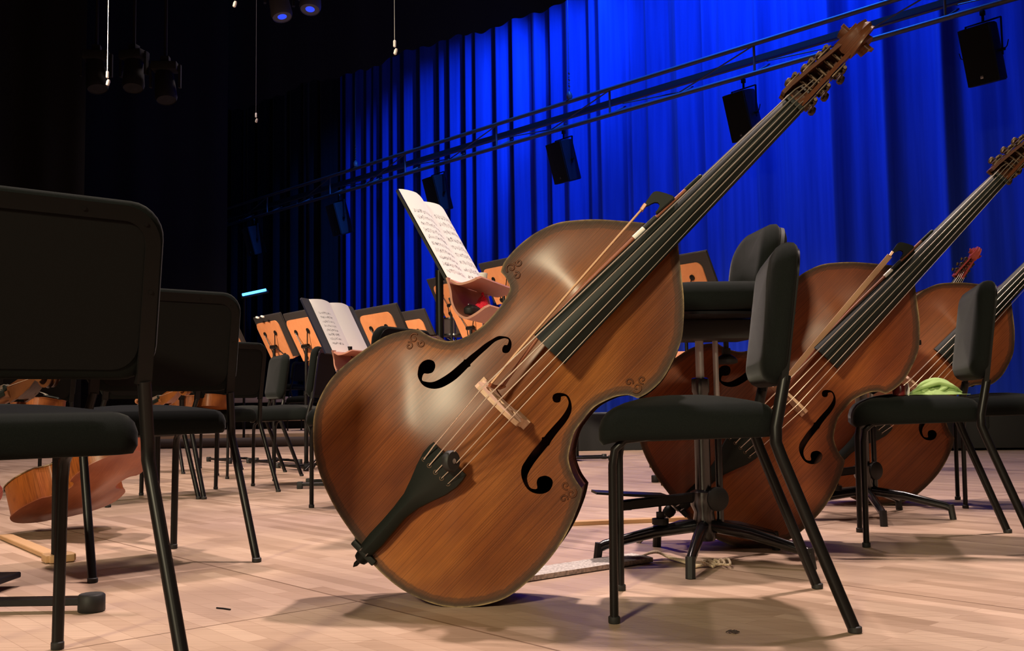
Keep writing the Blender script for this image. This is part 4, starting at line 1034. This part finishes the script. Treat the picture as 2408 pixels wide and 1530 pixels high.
for k in range(3): mb = MB(); mb.cyl((-.01 + .022*k, .03, .73), (-.01 + .022*k, .03, .78), .009, n=12); mb.build('valve', M['chrome'], hn)
mb = MB(); mb.cyl((.02, .06, .02), (.02, .06, .71), .01, n=10)
for k in range(3): a = R(120*k); mb.tube([(.02, .06, .12), (.02 + .18*math.cos(a), .06 + .18*math.sin(a), .008)], .007, 8)
mb.build('floor_stand', M['metal'], hn)
dr = thing('snare_drum', 'small drum with steel rims and lugs, just left of the tall pole', 'drum', (-.62, 11.2, 0))
mb = MB(); mb.lathe([(.17, 1.22), (.172, 1.24), (.172, 1.40), (.17, 1.42)], n=32); mb.build('shell', M['roll'], dr)
mb = MB(); mb.lathe([(.001, 1.425), (.17, 1.424), (.172, 1.42)], n=32); mb.build('drum_head', M['white'], dr)
mb = MB()
for z in (1.405, 1.225): mb.lathe([(.173, z), (.180, z), (.180, z + .018), (.173, z + .018)], n=32)
for k in range(8): a = 2*PI*k/8; mb.cyl((.181*math.cos(a), .181*math.sin(a), 1.23), (.181*math.cos(a), .181*math.sin(a), 1.42), .006, n=8)
mb.build('hoop', M['chrome'], dr)
mb = MB(); mb.cyl((0, 0, .1), (0, 0, 1.21), .013, n=10)
for k in range(3): a = R(120*k + 10); mb.tube([(0, 0, .3), (.3*math.cos(a), .3*math.sin(a), .008)], .01, 8); mb.tube([(0, 0, 1.15), (.15*math.cos(a), .15*math.sin(a), 1.215)], .008, 8)
mb.build('floor_stand', M['chrome'], dr)

# black case at the right edge
fc = thing('flight_case', 'black case with a hand slot behind the right edge chair', 'case', (4.15, 9.3, 0), R(-6))
mb = MB(); mb.box((0, 0, .22), (1.5, .5, .40), bev=.012); mb.build('body', M['cab'], fc, ang=30)
mb = MB(); mb.pad(.10, .20, .045, [(0, 0), (0, .012), (.012, .02)], 0, lambda x, y, z: V((x + .02, -.25 - z * .4, y + .27)), 6); mb.build('hand_slot', M['black'], fc)
mb = MB()
for x in (-.65, .65): mb.box((x, 0, .012), (.08, .4, .024), bev=.006)
mb.build('runner', M['rubber'], fc)

# ------------------------------------------------------------------ truss, speakers, hanging things
tr = thing('lighting_truss', 'long black truss running above the stage in front of the blue curtain', 'truss', W(12, 11.19, 4.7))
TO = W(12, 11.19, 4.7)
def TP(s, o, z): return W(s, 11.19 + o, z) - TO
S0, S1 = 2.0, 24.0
for nm, o, z in (('lower_chord', 0, 4.70), ('upper_chord', 0, 5.09), ('rear_chord', .38, 4.985)):
    mb = MB(); mb.tube([TP(S0, o, z), TP(S1, o, z)], (.032 if nm != 'rear_chord' else .022), 12); mb.build(nm, M['truss'], tr)
s = S0 + .3; k = 0; posts = MB(); dia = MB()
while s < S1 - 1.2:
    posts.tube([TP(s, .0, 4.7), TP(s, .0, 5.09)], .017, 8) if k % 2 == 0 else None
    posts.bar([TP(s, .02, 4.72), TP(s, .36, 4.9)], .02, .02)
    if k % 2 == 0: dia.tube([TP(s, 0, 5.07), TP(s + 1.25, .02, 4.74)], .010, 8)
    else: dia.tube([TP(s, 0, 4.74), TP(s + 1.25, .3, 4.93)], .009, 8)
    s += 1.25; k += 1
posts.build('upright', M['truss'], tr); dia.build('brace', M['truss'], tr)
mb = MB(); mb.box((0, 0, 0), (S1 - S0, .04, .075), Matrix.Rotation(math.atan2(WD.y, WD.x), 3, 'Z')); o = mb.build('cable_tray', M['mesh_tray'], tr); o.location = TP((S0 + S1)/2, .30, 5.00)
for s in (10.62, 16.4): 
    mb = MB(); mb.tube([TP(s, 0, 5.1), TP(s, 0, 11.4)], .005, 6); cb = mb.build('hoist_cable', M['steel'], tr)
    mb = MB(); mb.lathe([(.01, 0), (.04, .02), (.05, .06), (.04, .1), (.012, .14)], TP(s, 0, 5.11), n=12)
    for k in range(6): mb.lathe([(.012, -.008), (.02, 0), (.012, .008)], TP(s, 0, 5.28 + .05*k), (.6, .3, .6 if k % 2 else -.6), 8)
    mb.build('chain_hook', M['truss'], cb)
def speaker_parts(t):
    """hangs from its origin, front towards -y, tipped down"""
    mb = MB(); mb.box((0, 0, -.06), (.05, .05, .06), bev=.006); mb.cyl((0, 0, -.08), (0, 0, -.17), .016, n=12); mb.build('clamp', M['metal'], t)
    mb = MB(); mb.bar([(-.215, 0, -.62), (-.215, 0, -.17)], .035, .008, up=(1, 0, 0)); mb.bar([(.215, 0, -.62), (.215, 0, -.17)], .035, .008, up=(1, 0, 0)); mb.bar([(-.218, 0, -.17), (.218, 0, -.17)], .035, .010); mb.build('yoke', M['metal'], t)
    for s in (-1, 1): mb = MB(); mb.cyl((s*.19, 0, -.56), (s*.245, 0, -.56), .018, n=12); mb.tube([(s*.24, 0, -.56), (s*.28, -.02, -.54), (s*.30, -.02, -.47)], .006, 8); mb.build('clamp_handle', M['metal'], t)
    r = Matrix.Rotation(R(16), 3, 'X'); o = V((0, .0, -.56))
    mb = MB(); rings = [[o + r @ V((x, y, z)) for x, y, z in ((-hw, y, -.34), (hw, y, -.34), (hw, y, .34), (-hw, y, .34))] for hw, y in ((.19, -.15), (.19, .02), (.12, .19))]
    mb.loft(rings); bmesh.ops.bevel(mb.bm, geom=list(mb.bm.edges), offset=.012, segments=2, affect='EDGES'); mb.build('cabinet', M['cab'], t, ang=40)
    mb = MB(); mb.box(o + r @ V((0, -.157, 0)), (.37, .014, .67), r, .006); gr = mb.build('grille', M['grille'], t, ang=40)
    mb = MB(); mb.box(o + r @ V((0, -.166, -.255)), (.035, .006, .035), r, .002); mb.build('badge', M['steel'], gr)
SPG = 'loudspeakers hanging from the truss'
sp0 = None
SPR = face_to(.80, .60)   # local +y away from the orchestra
for s_, lab in ((4.38, 'black loudspeaker at the upper right corner, closest on the truss'), (7.45, 'black loudspeaker partly hidden by the neck of the closest bass'), (10.72, 'black loudspeaker under the middle of the truss'), (13.80, 'black loudspeaker right above the tall white sheet music'), (16.9, 'dim black loudspeaker hanging where the blue curtain turns dark'), (20.3, 'barely lit black loudspeaker at the far left end of the truss')):
    p = W(s_, 11.15, 4.68)
    if sp0 is None: sp0 = thing('loudspeaker', lab, 'loudspeaker', p, SPR, SPG); sp0.scale = (.92,) * 3; speaker_parts(sp0)
    else: dup(sp0, lab, p)
# microphones on thin cables
MG = 'microphones hanging on cables'
def mic(x, y, z, lab, rad=.003, pale=True):
    t = thing('hanging_microphone', lab, 'microphone', (x, y, z), 0, MG)
    mb = MB(); mb.cyl((0, 0, .10), (0, 0, 11.5 - z), rad, n=6); mb.build('cable', M['steel'] if pale else M['truss'], t)
    mb = MB(); mb.lathe([(.005, 0), (.010, .004), (.010, .045), (.006, .05)], (0, 0, .055), n=12); mb.build('collar', M['white'], t)
    mb = MB(); mb.lathe([(.004, .0), (.012, .006), (.013, .03), (.008, .045)], (.0, 0, .0), (.35, -.2, 1), 12); mb.build('capsule', M['white'], t)
mic(-2.81, 7.0, 2.74, 'pale hanging microphone high over the left chairs')
mic(-.794, 7.0, 2.93, 'pale hanging microphone in front of the border drape')
mic(-1.925, 7.0, 3.29, 'hanging microphone at the top edge, left of the blue spotlights')
mic(-2.65, 10.5, 3.45, 'dim hanging microphone right of the high left one', pale=False)
# moving spotlights and plain lamps in the flies
def lamp_parts(t, lensm, hm='truss', cm='cab'):
    mb = MB(); mb.box((0, 0, -.04), (.10, .10, .08), bev=.01); mb.cyl((0, 0, 0), (0, 0, 6.4 - .0), .02, n=8); mb.build('hanger', M['black'], t)
    mb = MB(); mb.box((0, 0, -.13), (.30, .20, .10), bev=.015); mb.bar([(-.17, 0, -.10), (-.17, 0, -.38)], .06, .03, up=(1, 0, 0)); mb.bar([(.17, 0, -.10), (.17, 0, -.38)], 0.06, .03, up=(1, 0, 0)); mb.build('yoke', M[cm], t)
    d = V((.15, -.25, -1)).normalized()
    mb = MB(); mb.lathe([(.06, -.18), (.11, -.15), (.12, .0), (.13, .15), (.115, .20), (.11, .19)], (0, 0, -.36), d, 20); hd = mb.build('lamp_head', M[hm], t)
    mb = MB(); mb.lathe([(.001, .195), (.055, .19)], (0, 0, -.36), d, 20); mb.build('lens', lensm, hd)
lp = thing('moving_spotlight', 'moving spotlight with a blue glow at the top edge, left one of two', 'spotlight', (-2.75, 12., 5.70), R(20), 'moving spotlights in the flies'); lamp_parts(lp, M['lens'])
dup(lp, 'moving spotlight with a blue glow at the top edge, right one of two', (-2.37, 12.0, 5.78), R(-30))
lq = thing('stage_lamp', 'barely visible black stage lamp left of three high on the left', 'stage lamp', (-4.95, 12.0, 4.85), R(10), 'dark stage lamps high on the left'); lamp_parts(lq, M['black'], 'black', 'black')
dup(lq, 'barely visible black stage lamp in the middle of three high on the left', (-4.50, 12.0, 4.85), R(-15)); dup(lq, 'barely visible black stage lamp right of three high on the left', (-4.12, 12.0, 4.70), R(5))

# glowing blue tube on its stand
lb = thing('led_tube_light', 'small glowing blue tube light on a thin stand in the dark left', 'light', (-3.38, 12.9, 0))
mb = MB(); mb.tube([(-.04, 0, 1.905), (.26, 0, 1.965)], .017, 12); mb.build('tube', M['tube_on'], lb)
mb = MB(); mb.bar([(-.06, .035, 1.88), (.28, .035, 1.948)], .034, .034); mb.build('housing', M['metal'], lb)
mb = MB(); mb.cyl((-.03, .06, .02), (-.03, .06, 1.90), .016, n=10); mb.lathe([(.20, 0), (.20, .012), (.02, .03)], (-.03, .06, 0), n=20); mb.build('stand', M['metal'], lb)

# ------------------------------------------------------------------ light
def area(name, loc, tgt, size, power, col, sy=None, spread=180):
    l = D.lights.new(name, 'AREA'); l.energy = power; l.color = col; l.size = size; l.spread = R(spread)
    if sy: l.shape = 'RECTANGLE'; l.size_y = sy
    o = D.objects.new(name, l); COL.objects.link(o); o.location = loc
    o.rotation_euler = (V(tgt) - V(loc)).to_track_quat('-Z', 'Y').to_euler(); return o
def spot(name, loc, tgt, power, col, ang, blend=.5, rad=.1):
    l = D.lights.new(name, 'SPOT'); l.energy = power; l.color = col; l.spot_size = R(ang); l.spot_blend = blend; l.shadow_soft_size = rad
    o = D.objects.new(name, l); COL.objects.link(o); o.location = loc
    o.rotation_euler = (V(tgt) - V(loc)).to_track_quat('-Z', 'Y').to_euler(); return o
PK = (1., .79, .72)
area('stage_wash', (.9, 4.7, 7.5), (.5, 2.4, 0), .28, 100, PK, spread=70)
area('stage_wash', (-2.2, 4.9, 7.5), (-1.8, 3.6, 0), .3, 74, PK, spread=70)
area('stage_wash', (3.6, 5.4, 7.5), (3.0, 4.6, 0), .35, 44, PK, spread=70)
area('stage_wash', (-3.2, 9.0, 7.5), (-2.8, 8.6, 0), .5, 84, PK, spread=80)
area('stage_wash', (.4, 8.6, 7.5), (.4, 8.0, 0), .5, 74, PK, spread=80)
area('stage_wash', (-3.0, 14., 8.), (-2.8, 14., 0), .8, 80, PK, spread=90)
area('front_light', (-4.2, -6.5, 4.7), (-.1, 3.5, .5), .9, 66, (1., .86, .56), spread=45)
area('front_light', (-7.5, -1.0, 6.2), (-.9, 8.8, .9), .6, 75, (1., .80, .60), spread=28)
area('front_light', (2.5, -7.5, 6.2), (.4, 3.0, .3), .8, 11, (1., .84, .58), spread=50)
BL = (.014, .16, 1.)
for s_, p, z in ((4.0, 26, 8.8), (7.2, 245, 8.8), (9.6, 150, 9.2)):
    a = W(s_, 10.75, z); b = W(s_ + .3, CO, 3.2)
    area('blue_batten', a, b, 1.6, p, BL, sy=.2, spread=110)
for s_, t_, p, an in ((9.2, 13.6, 2100, 52), (10.2, 16.6, 2500, 42)):
    spot('blue_spot', W(s_, 10.75, 8.9), W(t_, CO, 4.6), p, BL, an, .7, .08)
spot('blue_spill', (1.5, 9.0, 3.4), (-3.2, 18., 5.6), 420, BL, 58, .8, .2)
spot('violet_spot', (-1.7, 5.2, 7.2), (-1.06, 4.35, 0), 170, (.35, .3, 1.), 5.5, .6, .05)

w = D.worlds.new('world'); SC.world = w; w.use_nodes = True
w.node_tree.nodes['Background'].inputs[0].default_value = (.6, .65, .8, 1); w.node_tree.nodes['Background'].inputs[1].default_value = .004

vs_ = SC.view_settings; vs_.view_transform = 'Standard'; vs_.look = 'None'; vs_.exposure = 0.; vs_.gamma = 1.; vs_.use_curve_mapping = False
cy = SC.cycles; cy.use_denoising = True; cy.max_bounces = 6; cy.diffuse_bounces = 3; cy.glossy_bounces = 3; cy.transmission_bounces = 2
cy.caustics_reflective = False; cy.caustics_refractive = False; cy.sample_clamp_indirect = 6.
